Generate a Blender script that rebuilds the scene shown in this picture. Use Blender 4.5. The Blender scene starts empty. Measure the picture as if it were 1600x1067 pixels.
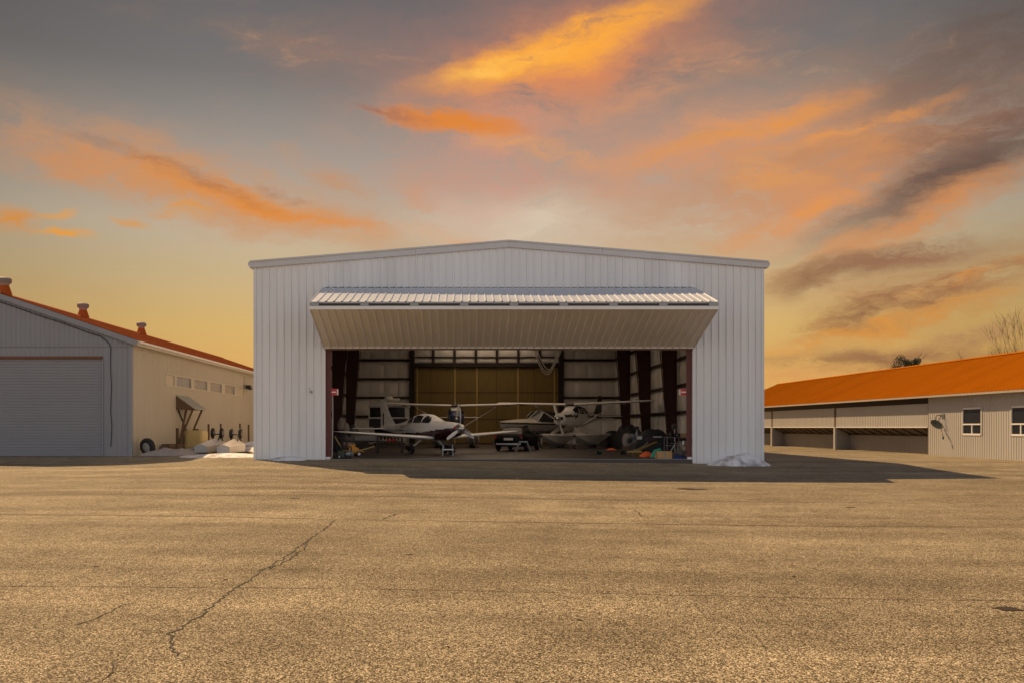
import bpy, bmesh, math, random
import numpy as np
from mathutils import Vector, Matrix, noise as mnoise

R = math.radians
scene = bpy.context.scene
col = scene.collection
random.seed(7)

# ------------------------------------------------------------------ camera
CAM_Z = 1.34
F = 1317.0                      # focal length in pixels of a 1600 px wide frame
cam_data = bpy.data.cameras.new('camera')
cam = bpy.data.objects.new('camera', cam_data)
col.objects.link(cam)
cam.location = (0, 0, CAM_Z)
cam.rotation_euler = (R(90), 0, 0)
cam_data.sensor_width = 36.0
cam_data.lens = F / 1600 * 36.0
cam_data.shift_x = 80 / 1600
cam_data.shift_y = 133.5 / 1600
cam_data.clip_start = 0.1
cam_data.clip_end = 6000
scene.camera = cam

# ------------------------------------------------------------------ view
scene.view_settings.view_transform = 'Standard'
scene.view_settings.look = 'None'
scene.view_settings.exposure = 0.0
scene.view_settings.gamma = 1.0
scene.render.resolution_x = 1024
scene.render.resolution_y = 682

# ------------------------------------------------------------------ sun
SUN_EL, SUN_AZ = 45.8, -43.0        # azimuth from +Y, negative to the left
to_sun = Vector((math.sin(R(SUN_AZ)) * math.cos(R(SUN_EL)),
                 math.cos(R(SUN_AZ)) * math.cos(R(SUN_EL)), math.sin(R(SUN_EL))))
sun_data = bpy.data.lights.new('sun', 'SUN')
sun_data.energy = 5.0
sun_data.angle = R(0.53)
sun_data.color = (1.0, 0.68, 0.36)
sun = bpy.data.objects.new('sun', sun_data)
col.objects.link(sun)
sun.location = (-30, 60, 60)
sun.rotation_euler = (-to_sun).to_track_quat('-Z', 'Y').to_euler()


def lin(c):
    out = []
    for v in c:
        v = v / 255.0
        out.append(v / 12.92 if v <= 0.04045 else ((v + 0.055) / 1.055) ** 2.4)
    return tuple(out)


# ------------------------------------------------------------------ world: sunset sky with lit clouds
def build_world():
    w = bpy.data.worlds.new('World')
    scene.world = w
    w.use_nodes = True
    nt = w.node_tree
    nt.nodes.clear()
    N, L = nt.nodes.new, nt.links.new

    def math_(op, a, b=None, c=None):
        n = N('ShaderNodeMath')
        n.operation = op
        for i, v in enumerate((a, b, c)):
            if v is None:
                continue
            if isinstance(v, (int, float)):
                n.inputs[i].default_value = v
            else:
                L(v, n.inputs[i])
        return n.outputs[0]

    def mix(fac, a, b):
        n = N('ShaderNodeMix')
        n.data_type = 'RGBA'
        for sock, v in ((n.inputs[0], fac), (n.inputs[6], a), (n.inputs[7], b)):
            if isinstance(v, (int, float)):
                sock.default_value = v
            elif isinstance(v, tuple):
                sock.default_value = (*v[:3], 1)
            else:
                L(v, sock)
        return n.outputs[2]

    def smooth(v, a, b, lo=0.0, hi=1.0):
        n = N('ShaderNodeMapRange')
        n.interpolation_type = 'SMOOTHSTEP'
        L(v, n.inputs[0])
        n.inputs[1].default_value = a
        n.inputs[2].default_value = b
        n.inputs[3].default_value = lo
        n.inputs[4].default_value = hi
        return n.outputs[0]

    tc = N('ShaderNodeTexCoord')
    sep = N('ShaderNodeSeparateXYZ')
    L(tc.outputs['Generated'], sep.inputs[0])
    x, y, z = sep.outputs
    az = math_('ARCTAN2', x, y)                 # radians, 0 straight ahead
    el = math_('ARCSINE', z)
    comb = N('ShaderNodeCombineXYZ')
    L(math_('MULTIPLY', az, 57.2958), comb.inputs[0])
    L(math_('MULTIPLY', el, 57.2958), comb.inputs[1])
    # wind-blown distortion of the cloud outlines
    nz = N('ShaderNodeTexNoise')
    mp = N('ShaderNodeMapping')
    mp.inputs['Scale'].default_value = (0.085, 0.19, 1)
    mp.inputs['Rotation'].default_value = (0, 0, R(-8))
    L(comb.outputs[0], mp.inputs[0])
    L(mp.outputs[0], nz.inputs['Vector'])
    nz.inputs['Scale'].default_value = 1.0
    nz.inputs['Detail'].default_value = 7
    nz.inputs['Roughness'].default_value = 0.66
    sub = N('ShaderNodeVectorMath'); sub.operation = 'SUBTRACT'
    L(nz.outputs['Color'], sub.inputs[0]); sub.inputs[1].default_value = (0.5, 0.5, 0.5)
    sca = N('ShaderNodeVectorMath'); sca.operation = 'MULTIPLY'
    L(sub.outputs[0], sca.inputs[0]); sca.inputs[1].default_value = (9.0, 4.5, 0)
    add = N('ShaderNodeVectorMath'); add.operation = 'ADD'
    L(comb.outputs[0], add.inputs[0]); L(sca.outputs[0], add.inputs[1])
    P = add.outputs[0]

    # clear air: warm near the ground, grey above, by elevation
    ramp = N('ShaderNodeValToRGB')
    eln = math_('DIVIDE', math_('MULTIPLY', el, 57.2958), 60.0)
    L(eln, ramp.inputs[0])
    stops = [(0.0, (212, 150, 92)), (0.05, (224, 170, 94)), (0.11, (216, 178, 110)), (0.17, (202, 178, 136)),
             (0.215, (196, 180, 156)), (0.28, (166, 157, 147)), (0.37, (122, 118, 116)), (0.46, (104, 101, 102)),
             (0.62, (88, 94, 108)), (1.0, (80, 100, 138))]
    cr = ramp.color_ramp
    while len(cr.elements) < len(stops):
        cr.elements.new(0.5)
    for e, (p, c) in zip(cr.elements, stops):
        e.position = p
        e.color = (*lin(c), 1)
    skycol = ramp.outputs[0]
    # darker, browner air away from the bright centre
    side = smooth(math_('ABSOLUTE', math_('SUBTRACT', math_('MULTIPLY', az, 57.2958), 3.0)), 14.0, 46.0)
    mul = N('ShaderNodeMix'); mul.data_type = 'RGBA'; mul.blend_type = 'MULTIPLY'
    L(math_('MULTIPLY', side, 0.85), mul.inputs[0]); L(skycol, mul.inputs[6])
    mul.inputs[7].default_value = (0.46, 0.46, 0.46, 1)
    skycol = mul.outputs[2]

    # a little general wisp structure over the whole sky
    wn = N('ShaderNodeTexNoise')
    wm = N('ShaderNodeMapping')
    wm.inputs['Scale'].default_value = (0.035, 0.12, 1)
    wm.inputs['Rotation'].default_value = (0, 0, R(-14))
    L(P, wm.inputs[0]); L(wm.outputs[0], wn.inputs['Vector'])
    wn.inputs['Scale'].default_value = 1.0
    wn.inputs['Detail'].default_value = 6
    wn.inputs['Roughness'].default_value = 0.55
    wisp = smooth(wn.outputs['Fac'], 0.48, 0.72)
    skycol = mix(math_('MULTIPLY', wisp, 0.35), skycol, lin((186, 132, 92)))

    shared = []
    for k, (sx, sy, rot) in enumerate(((0.20, 0.55, -10), (0.26, 0.62, 12), (0.14, 0.44, 2))):
        n = N('ShaderNodeTexNoise')
        n.inputs['Scale'].default_value = 1.0
        n.inputs['Detail'].default_value = 7
        n.inputs['Roughness'].default_value = 0.72
        m2 = N('ShaderNodeMapping')
        m2.inputs['Scale'].default_value = (sx, sy, 1)
        m2.inputs['Rotation'].default_value = (0, 0, R(rot))
        m2.inputs['Location'].default_value = (k * 31.7, k * 17.3, 0)
        L(P, m2.inputs[0]); L(m2.outputs[0], n.inputs['Vector'])
        shared.append(n.outputs['Fac'])

    def streak(colr, px, py, Lp, Wp, slope, op, soft=0.0, nlo=0.34, nhi=0.6):
        nonlocal skycol
        # pixel -> direction, half length / half width in degrees
        a = math.degrees(math.atan((px - 720) / F))
        e = math.degrees(math.atan((667 - py) / math.hypot(F, px - 720)))
        k = 1 / 23.5
        m = N('ShaderNodeMapping'); m.vector_type = 'TEXTURE'
        L(P, m.inputs[0])
        m.inputs['Location'].default_value = (a, e, 0)
        m.inputs['Rotation'].default_value = (0, 0, R(slope))
        m.inputs['Scale'].default_value = (Lp * k * 1.1, Wp * k * 1.3, 1)
        ln = N('ShaderNodeVectorMath'); ln.operation = 'LENGTH'
        L(m.outputs[0], ln.inputs[0])
        mask = smooth(ln.outputs['Value'], 1.0, soft)
        tex = smooth(shared[int(px * 7 + py) % 3], nlo - 0.02, nhi + 0.03)
        fac = math_('MULTIPLY', math_('MULTIPLY', mask, tex), op)
        skycol = mix(fac, skycol, lin(colr))

    S = streak
    # broad soft glows first, then sharper clouds over them
    S((200, 146, 120), 830, 210, 400, 180, 4, 0.85, nlo=0.22, nhi=0.62)
    S((222, 206, 182), 830, 345, 260, 60, 0, 0.7, nlo=0.2, nhi=0.6)
    S((150, 112, 104), 900, 40, 560, 95, 6, 0.7, nlo=0.2, nhi=0.6)
    S((198, 138, 96), 1240, 260, 400, 130, 10, 0.85, nlo=0.2, nhi=0.6)
    S((120, 96, 86), 1480, 230, 300, 95, 8, 0.75, nlo=0.2, nhi=0.6)
    S((206, 150, 130), 760, 250, 170, 90, 60, 0.6, nlo=0.3, nhi=0.6)
    S((222, 152, 104), 1120, 215, 250, 52, 12, 0.8, nlo=0.3, nhi=0.58)
    S((214, 148, 102), 1290, 300, 210, 70, 12, 0.8, nlo=0.3, nhi=0.58)
    S((98, 82, 76), 1590, 60, 330, 80, 5, 0.75, nlo=0.2, nhi=0.55)
    S((216, 150, 104), 1050, 120, 190, 34, 14, 0.7)
    S((226, 140, 88), 870, 95, 300, 75, 11, 0.95, nlo=0.25, nhi=0.55)
    S((252, 170, 66), 880, 70, 270, 36, 13, 1.0, soft=0.25, nlo=0.2, nhi=0.5)
    S((255, 196, 92), 790, 100, 120, 16, 12, 0.9, soft=0.1)
    S((222, 134, 62), 705, 200, 140, 17, -4, 1.0, soft=0.2, nlo=0.28, nhi=0.5)
    S((150, 104, 92), 610, 190, 70, 9, -6, 0.8)
    S((224, 158, 100), 850, 235, 180, 22, -6, 0.9)
    S((196, 146, 108), 300, 280, 420, 80, -12, 0.75, nlo=0.3, nhi=0.62)
    S((210, 145, 90), 330, 292, 340, 52, -14, 0.95, nlo=0.25, nhi=0.58)
    S((222, 140, 66), 420, 318, 230, 20, -13, 0.95, soft=0.2, nlo=0.3, nhi=0.5)
    S((142, 104, 84), 290, 268, 200, 13, -15, 0.65)
    S((210, 140, 84), 120, 245, 170, 34, -6, 0.7)
    S((196, 146, 108), 500, 262, 120, 22, -20, 0.8)
    S((158, 118, 96), 430, 288, 60, 9, -18, 0.7)
    S((228, 156, 62), 85, 328, 50, 10, 5, 1.0)
    S((228, 156, 66), 95, 362, 60, 9, 0, 1.0)
    S((214, 140, 58), 10, 338, 60, 28, -12, 0.95)
    S((222, 152, 74), 300, 328, 54, 15, 8, 0.95)
    S((216, 152, 84), 230, 350, 44, 10, -8, 0.95)
    S((222, 160, 112), 700, 370, 110, 16, -10, 0.8)
    S((210, 150, 112), 660, 310, 60, 40, -50, 0.6)
    S((228, 150, 74), 1180, 196, 200, 20, 12, 0.9, nlo=0.3, nhi=0.55)
    S((232, 158, 86), 1200, 275, 85, 32, -12, 0.95)
    S((206, 142, 92), 1340, 240, 220, 50, 6, 0.8)
    S((232, 152, 78), 1330, 196, 190, 15, 10, 0.85)
    S((228, 150, 80), 1260, 330, 150, 18, 16, 0.8)
    S((104, 82, 72), 1500, 280, 260, 44, 20, 0.92, nlo=0.25, nhi=0.5)
    S((122, 92, 78), 1580, 190, 180, 50, 6, 0.8)
    S((214, 142, 84), 1430, 350, 240, 26, 19, 0.9, nlo=0.28, nhi=0.52)
    S((150, 106, 80), 1390, 408, 170, 24, 6, 0.95, nlo=0.3, nhi=0.5)
    S((122, 88, 70), 1300, 440, 70, 13, 10, 0.9)
    S((168, 110, 68), 1470, 455, 270, 46, 14, 0.95, nlo=0.28, nhi=0.6)
    S((128, 90, 68), 1390, 478, 180, 28, 14, 0.85, nlo=0.36, nhi=0.62)
    S((150, 108, 76), 1300, 430, 130, 26, 8, 0.8, nlo=0.36, nhi=0.6)
    S((226, 150, 72), 1530, 430, 130, 12, 16, 0.7, nlo=0.4, nhi=0.62)
    S((216, 146, 68), 1360, 512, 250, 13, 11, 0.9, soft=0.1, nlo=0.36, nhi=0.62)
    S((214, 146, 82), 1240, 532, 80, 22, 25, 0.8, nlo=0.4, nhi=0.65)
    S((152, 108, 74), 1370, 553, 230, 20, 4, 0.95, nlo=0.3, nhi=0.5)
    S((158, 112, 86), 1500, 520, 120, 16, 8, 0.6)
    S((214, 150, 92), 1250, 590, 170, 16, 3, 0.7)

    # fine cirrus texture, brightest in the middle heights
    fn = N('ShaderNodeTexNoise')
    fm = N('ShaderNodeMapping')
    fm.inputs['Scale'].default_value = (0.30, 1.15, 1)
    fm.inputs['Rotation'].default_value = (0, 0, R(-12))
    L(P, fm.inputs[0]); L(fm.outputs[0], fn.inputs['Vector'])
    fn.inputs['Scale'].default_value = 1.0
    fn.inputs['Detail'].default_value = 6
    fn.inputs['Roughness'].default_value = 0.7
    cir = math_('MULTIPLY', smooth(fn.outputs['Fac'], 0.5, 0.78), math_('MULTIPLY', wisp, smooth(z, 0.03, 0.14)))
    skycol = mix(math_('MULTIPLY', cir, 0.55), skycol, lin((232, 172, 116)))

    # physical sky takes over towards the zenith and behind the viewer
    nish = N('ShaderNodeTexSky')
    nish.sky_type = 'NISHITA'
    nish.sun_disc = False
    nish.sun_elevation = R(SUN_EL)
    nish.sun_rotation = R(SUN_AZ)
    nish.air_density = 1.0
    nish.dust_density = 1.6
    nish.ozone_density = 1.0
    bright = N('ShaderNodeVectorMath'); bright.operation = 'SCALE'
    L(skycol, bright.inputs[0]); bright.inputs['Scale'].default_value = 1 / SKY
    front = math_('SUBTRACT', 1.0, math_('MULTIPLY', smooth(y, 0.15, -0.75), smooth(z, 0.9, 0.25, 0.15, 1.0)))
    # bright cloud and haze added behind the viewer to lift the shaded fronts
    cl = smooth(wn.outputs['Fac'], 0.36, 0.62)
    hz_ = mix(0.45, nish.outputs[0], tuple(c / SKY for c in (0.60, 0.60, 0.62)))
    back = mix(math_('MULTIPLY', cl, 0.8), hz_, tuple(c / SKY for c in (1.0, 0.95, 0.92)))
    final = mix(front, back, bright.outputs[0])
    bg = N('ShaderNodeBackground')
    L(final, bg.inputs[0])
    bg.inputs[1].default_value = SKY
    out = N('ShaderNodeOutputWorld')
    L(bg.outputs[0], out.inputs[0])


SKY = 0.13
build_world()
scene.world.cycles.sampling_method = 'MANUAL'
scene.world.cycles.sample_map_resolution = 256


# ------------------------------------------------------------------ materials
MATS = {}


def material(name, color, rough=0.6, metal=0.0, var=0.12, vscale=3.0, bump=0.0, bscale=20.0, spec=0.5,
             dirt=None, dirt_amt=0.0, stretch=(1, 1, 1), coat=0.0):
    m = bpy.data.materials.new(name)
    m.use_nodes = True
    nt = m.node_tree
    N, L = nt.nodes.new, nt.links.new
    b = nt.nodes['Principled BSDF']
    b.inputs['Roughness'].default_value = rough
    b.inputs['Metallic'].default_value = metal
    b.inputs['Specular IOR Level'].default_value = spec
    b.inputs['Coat Weight'].default_value = coat
    tc = N('ShaderNodeTexCoord')
    mp = N('ShaderNodeMapping')
    mp.inputs['Scale'].default_value = stretch
    L(tc.outputs['Object'], mp.inputs[0])
    nz = N('ShaderNodeTexNoise')
    nz.inputs['Scale'].default_value = vscale
    nz.inputs['Detail'].default_value = 5
    L(mp.outputs[0], nz.inputs['Vector'])
    mx = N('ShaderNodeMix'); mx.data_type = 'RGBA'
    L(nz.outputs['Fac'], mx.inputs[0])
    lo = tuple(max(0, c * (1 - var)) for c in color)
    hi = tuple(min(1, c * (1 + var)) for c in color)
    mx.inputs[6].default_value = (*lo, 1)
    mx.inputs[7].default_value = (*hi, 1)
    last = mx.outputs[2]
    if dirt:
        n2 = N('ShaderNodeTexNoise')
        n2.inputs['Scale'].default_value = vscale * 0.45
        n2.inputs['Detail'].default_value = 8
        n2.inputs['Roughness'].default_value = 0.7
        L(mp.outputs[0], n2.inputs['Vector'])
        mr = N('ShaderNodeMapRange')
        L(n2.outputs['Fac'], mr.inputs[0])
        mr.inputs[1].default_value = 0.45
        mr.inputs[2].default_value = 0.8
        mr.inputs[4].default_value = dirt_amt
        m2 = N('ShaderNodeMix'); m2.data_type = 'RGBA'
        L(mr.outputs[0], m2.inputs[0]); L(last, m2.inputs[6])
        m2.inputs[7].default_value = (*dirt, 1)
        last = m2.outputs[2]
    L(last, b.inputs['Base Color'])
    rr = N('ShaderNodeMapRange')
    L(nz.outputs['Fac'], rr.inputs[0])
    rr.inputs[3].default_value = max(0.02, rough - 0.08)
    rr.inputs[4].default_value = min(1, rough + 0.08)
    L(rr.outputs[0], b.inputs['Roughness'])
    if bump:
        nb = N('ShaderNodeTexNoise')
        nb.inputs['Scale'].default_value = bscale
        nb.inputs['Detail'].default_value = 4
        L(mp.outputs[0], nb.inputs['Vector'])
        bp = N('ShaderNodeBump')
        bp.inputs['Strength'].default_value = bump
        bp.inputs['Distance'].default_value = 0.02
        L(nb.outputs['Fac'], bp.inputs['Height'])
        L(bp.outputs[0], b.inputs['Normal'])
    MATS[name] = m
    return m


material('white_panel', (0.82, 0.82, 0.82), 0.42, var=0.06, vscale=0.6, dirt=(0.46, 0.44, 0.42), dirt_amt=0.38, stretch=(2.0, 2.0, 0.25), bump=0.06, bscale=1.2)
material('door_panel', (0.84, 0.81, 0.78), 0.42, var=0.05, vscale=0.8, dirt=(0.45, 0.42, 0.38), dirt_amt=0.22, bump=0.05, bscale=1.5)
material('leaf_shade_blue', (0.66, 0.69, 0.74), 0.42, metal=0.2, var=0.06, vscale=0.8, dirt=(0.45, 0.45, 0.46), dirt_amt=0.3)  # blue-grey of the upper leaf's shaded part put into its colour
material('trim_grey', (0.60, 0.60, 0.61), 0.45, var=0.05, dirt=(0.4, 0.37, 0.33), dirt_amt=0.25)
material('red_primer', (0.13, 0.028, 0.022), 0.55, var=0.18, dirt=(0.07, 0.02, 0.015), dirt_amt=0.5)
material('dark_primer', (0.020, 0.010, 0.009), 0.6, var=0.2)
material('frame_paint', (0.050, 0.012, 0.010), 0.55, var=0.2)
material('vinyl_insulation', (0.90, 0.86, 0.83), 0.25, var=0.06, vscale=2.0, bump=0.25, bscale=2.2, dirt=(0.45, 0.40, 0.36), dirt_amt=0.3)
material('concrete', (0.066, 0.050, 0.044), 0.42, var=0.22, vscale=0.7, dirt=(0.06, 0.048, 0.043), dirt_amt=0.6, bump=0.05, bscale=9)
material('plywood', (0.21, 0.14, 0.036), 0.6, var=0.25, vscale=2.2, stretch=(3, 3, 0.4))
material('lumber', (0.50, 0.34, 0.12), 0.6, var=0.2, vscale=5, stretch=(4, 4, 0.5))
material('old_wood', (0.14, 0.085, 0.045), 0.75, var=0.3, vscale=4, stretch=(4, 4, 0.5))
material('grey_siding', (0.27, 0.27, 0.29), 0.5, var=0.07, vscale=0.8, dirt=(0.2, 0.19, 0.19), dirt_amt=0.4, stretch=(2, 2, 0.3))
material('cream_siding', (0.50, 0.44, 0.35), 0.5, var=0.06, vscale=0.7, dirt=(0.36, 0.30, 0.23), dirt_amt=0.3, stretch=(2, 2, 0.3))
material('white_siding', (0.47, 0.45, 0.42), 0.5, var=0.06, vscale=0.7, dirt=(0.33, 0.29, 0.24), dirt_amt=0.35, stretch=(2, 2, 0.3))
material('orange_roof', (0.43, 0.118, 0.0), 0.75, spec=0.03, var=0.10, vscale=0.5, dirt=(0.28, 0.064, 0.0), dirt_amt=0.6, stretch=(0.4, 2, 1))
material('red_roof', (0.42, 0.085, 0.006), 0.6, spec=0.2, var=0.12, vscale=0.6, dirt=(0.34, 0.06, 0.015), dirt_amt=0.5)
material('roller_door', (0.25, 0.25, 0.265), 0.5, var=0.07, vscale=0.9, dirt=(0.17, 0.165, 0.165), dirt_amt=0.35, stretch=(1, 1, 2))
material('rust', (0.17, 0.07, 0.03), 0.8, var=0.35, vscale=5)
material('white_trim', (0.78, 0.76, 0.72), 0.45, var=0.05)
material('glass_dark', (0.02, 0.022, 0.026), 0.08, var=0.1, spec=0.6)
material('glass_frost', (0.20, 0.21, 0.25), 0.25, var=0.12, vscale=1.5)
material('rubber', (0.018, 0.017, 0.017), 0.8, var=0.25, vscale=8)
material('black_metal', (0.02, 0.019, 0.02), 0.45, var=0.2)
material('black_paint', (0.006, 0.006, 0.007), 0.5, var=0.1, spec=0.2)
material('galvanised', (0.34, 0.34, 0.34), 0.5, metal=0.6, var=0.15, vscale=6)
material('steel', (0.55, 0.54, 0.53), 0.3, metal=0.9, var=0.1)
material('aluminium', (0.80, 0.76, 0.70), 0.42, metal=0.0, var=0.08, vscale=2, dirt=(0.4, 0.36, 0.3), dirt_amt=0.3)
material('plane_white', (0.88, 0.86, 0.84), 0.3, var=0.03, vscale=1.2, coat=0.3)
material('plane_cream', (0.68, 0.62, 0.52), 0.3, var=0.04, coat=0.3)
material('maroon', (0.05, 0.012, 0.014), 0.3, var=0.1, coat=0.4)
material('navy', (0.015, 0.03, 0.11), 0.35, var=0.2)
material('dark_paint', (0.03, 0.022, 0.022), 0.4, var=0.2)
material('hull_white', (0.62, 0.58, 0.53), 0.35, var=0.05, coat=0.2)
material('yellow_paint', (0.62, 0.28, 0.015), 0.45, var=0.2, vscale=4, dirt=(0.2, 0.09, 0.02), dirt_amt=0.4)
material('green_paint', (0.06, 0.075, 0.045), 0.6, var=0.3)
material('red_paint', (0.55, 0.03, 0.025), 0.4, var=0.1)
material('red_lens', (0.5, 0.03, 0.04), 0.2, var=0.1)
material('orange_cloth', (0.75, 0.12, 0.03), 0.8, var=0.25, vscale=8)
material('teal_cloth', (0.03, 0.34, 0.26), 0.8, var=0.3, vscale=8)
material('blue_tarp', (0.03, 0.06, 0.22), 0.5, var=0.3, vscale=6, bump=0.3, bscale=6)
material('navy_tarp', (0.012, 0.013, 0.022), 0.6, var=0.3, vscale=5, bump=0.4, bscale=5)
material('cardboard', (0.52, 0.31, 0.13), 0.8, var=0.12, vscale=4)
material('plastic_yellow', (0.62, 0.47, 0.20), 0.5, var=0.12, vscale=3, dirt=(0.35, 0.25, 0.10), dirt_amt=0.3)
material('awning_metal', (0.36, 0.36, 0.30), 0.6, var=0.2, vscale=3)
material('tarp_beige', (0.30, 0.27, 0.25), 0.8, var=0.15, vscale=2.5, bump=0.5, bscale=3)
material('bark', (0.055, 0.042, 0.034), 0.9, var=0.3, vscale=6)
material('foliage', (0.035, 0.045, 0.025), 0.75, var=0.4, vscale=1.2)
material('hose', (0.40, 0.37, 0.34), 0.5, var=0.15)
material('white_plastic', (0.72, 0.70, 0.68), 0.5, var=0.06)
material('blue_plastic', (0.16, 0.21, 0.30), 0.5, var=0.15)
material('lamp_glass', (0.85, 0.68, 0.5), 0.3, var=0.1)


def snow_material():
    m = bpy.data.materials.new('snow'); m.use_nodes = True
    nt = m.node_tree; N, L = nt.nodes.new, nt.links.new
    b = nt.nodes['Principled BSDF']
    b.inputs['Roughness'].default_value = 0.7
    b.inputs['Subsurface Weight'].default_value = 0.0
    tc = N('ShaderNodeTexCoord'); nz = N('ShaderNodeTexNoise')
    nz.inputs['Scale'].default_value = 2.0; nz.inputs['Detail'].default_value = 8
    L(tc.outputs['Object'], nz.inputs['Vector'])
    cr = N('ShaderNodeValToRGB'); L(nz.outputs['Fac'], cr.inputs[0])
    cr.color_ramp.elements[0].position = 0.33; cr.color_ramp.elements[0].color = (0.34, 0.32, 0.31, 1)
    cr.color_ramp.elements[1].position = 0.56; cr.color_ramp.elements[1].color = (0.86, 0.86, 0.88, 1)
    L(cr.outputs[0], b.inputs['Base Color'])
    bp = N('ShaderNodeBump'); bp.inputs['Strength'].default_value = 0.9; bp.inputs['Distance'].default_value = 0.06
    n2 = N('ShaderNodeTexNoise'); n2.inputs['Scale'].default_value = 14; n2.inputs['Detail'].default_value = 5
    L(tc.outputs['Object'], n2.inputs['Vector']); L(n2.outputs['Fac'], bp.inputs['Height']); L(bp.outputs[0], b.inputs['Normal'])
    MATS['snow'] = m


def asphalt_material():
    m = bpy.data.materials.new('asphalt'); m.use_nodes = True
    nt = m.node_tree; N, L = nt.nodes.new, nt.links.new
    b = nt.nodes['Principled BSDF']
    tc = N('ShaderNodeTexCoord')

    def noise(scale, detail=4, rough=0.55, stretch=(1, 1, 1)):
        mp = N('ShaderNodeMapping'); mp.inputs['Scale'].default_value = stretch
        L(tc.outputs['Object'], mp.inputs[0])
        n = N('ShaderNodeTexNoise'); n.inputs['Scale'].default_value = scale
        n.inputs['Detail'].default_value = detail; n.inputs['Roughness'].default_value = rough
        L(mp.outputs[0], n.inputs['Vector'])
        return n.outputs['Fac']

    def mr(v, a, c, lo, hi):
        n = N('ShaderNodeMapRange'); L(v, n.inputs[0])
        n.inputs[1].default_value = a; n.inputs[2].default_value = c
        n.inputs[3].default_value = lo; n.inputs[4].default_value = hi
        return n.outputs[0]

    def mul(a, c):
        n = N('ShaderNodeMath'); n.operation = 'MULTIPLY'
        for i, v in enumerate((a, c)):
            if isinstance(v, float): n.inputs[i].default_value = v
            else: L(v, n.inputs[i])
        return n.outputs[0]

    # stones in the binder
    vo = N('ShaderNodeTexVoronoi'); vo.inputs['Scale'].default_value = 84.0
    L(tc.outputs['Object'], vo.inputs['Vector'])
    sepc = N('ShaderNodeSeparateColor'); L(vo.outputs['Color'], sepc.inputs[0])
    stone = N('ShaderNodeValToRGB'); L(sepc.outputs[0], stone.inputs[0])
    els = stone.color_ramp.elements
    els[0].position = 0.0; els[0].color = (0.06, 0.048, 0.032, 1)
    els[1].position = 1.0; els[1].color = (1.0, 0.86, 0.60, 1)
    e = els.new(0.5); e.color = (0.36, 0.292, 0.19, 1)
    e = els.new(0.8); e.color = (0.72, 0.59, 0.39, 1)
    edge = mr(vo.outputs['Distance'], 0.25, 0.75, 1.08, 0.30)
    broad = mr(noise(0.28, 5, 0.6, (0.35, 1.5, 1)), 0.3, 0.7, 0.80, 1.16)
    bands = mr(noise(1.1, 3, 0.5, (0.03, 1.0, 1)), 0.32, 0.68, 0.80, 1.16)
    fine = mr(noise(9.0, 5, 0.7), 0.3, 0.7, 0.78, 1.2)
    patch = mr(noise(0.75, 6, 0.65), 0.38, 0.7, 1.12, 0.74)
    tot = mul(mul(mul(mul(edge, broad), bands), fine), patch)
    vm = N('ShaderNodeVectorMath'); vm.operation = 'SCALE'
    L(stone.outputs[0], vm.inputs[0]); L(tot, vm.inputs['Scale'])
    L(vm.outputs[0], b.inputs['Base Color'])
    b.inputs['Roughness'].default_value = 0.8
    b.inputs['IOR'].default_value = 1.5
    b.inputs['Specular IOR Level'].default_value = 0.2
    b.inputs['Specular Tint'].default_value = (1.0, 0.82, 0.55, 1)
    bp = N('ShaderNodeBump'); bp.inputs['Strength'].default_value = 0.55; bp.inputs['Distance'].default_value = 0.008
    inv = mr(vo.outputs['Distance'], 0.0, 0.8, 1.0, 0.0)
    L(inv, bp.inputs['Height'])
    L(bp.outputs[0], b.inputs['Normal'])
    MATS['asphalt'] = m


snow_material()
asphalt_material()


def fill_skylight_material():  # translucent sheet for the added panels that fill the hall with light
    m = bpy.data.materials.new('fill_skylight_sheet'); m.use_nodes = True
    nt = m.node_tree; nt.nodes.clear()
    N, L = nt.nodes.new, nt.links.new
    nz = N('ShaderNodeTexNoise'); nz.inputs['Scale'].default_value = 1.5
    cr = N('ShaderNodeValToRGB'); L(nz.outputs['Fac'], cr.inputs[0])
    cr.color_ramp.elements[0].color = (0.74, 0.76, 0.78, 1); cr.color_ramp.elements[1].color = (0.88, 0.90, 0.92, 1)
    t = N('ShaderNodeBsdfTranslucent'); L(cr.outputs[0], t.inputs[0])
    o = N('ShaderNodeOutputMaterial'); L(t.outputs[0], o.inputs[0])
    MATS['fill_skylight_sheet'] = m


fill_skylight_material()
material('crack_tar', (0.018, 0.014, 0.010), 0.8, var=0.3, vscale=6)
material('seam_tar', (0.10, 0.074, 0.046), 0.8, var=0.5, vscale=3, dirt=(0.25, 0.19, 0.12), dirt_amt=1.0)
material('oil_stain', (0.05, 0.034, 0.02), 0.5, var=0.4, vscale=4)


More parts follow.
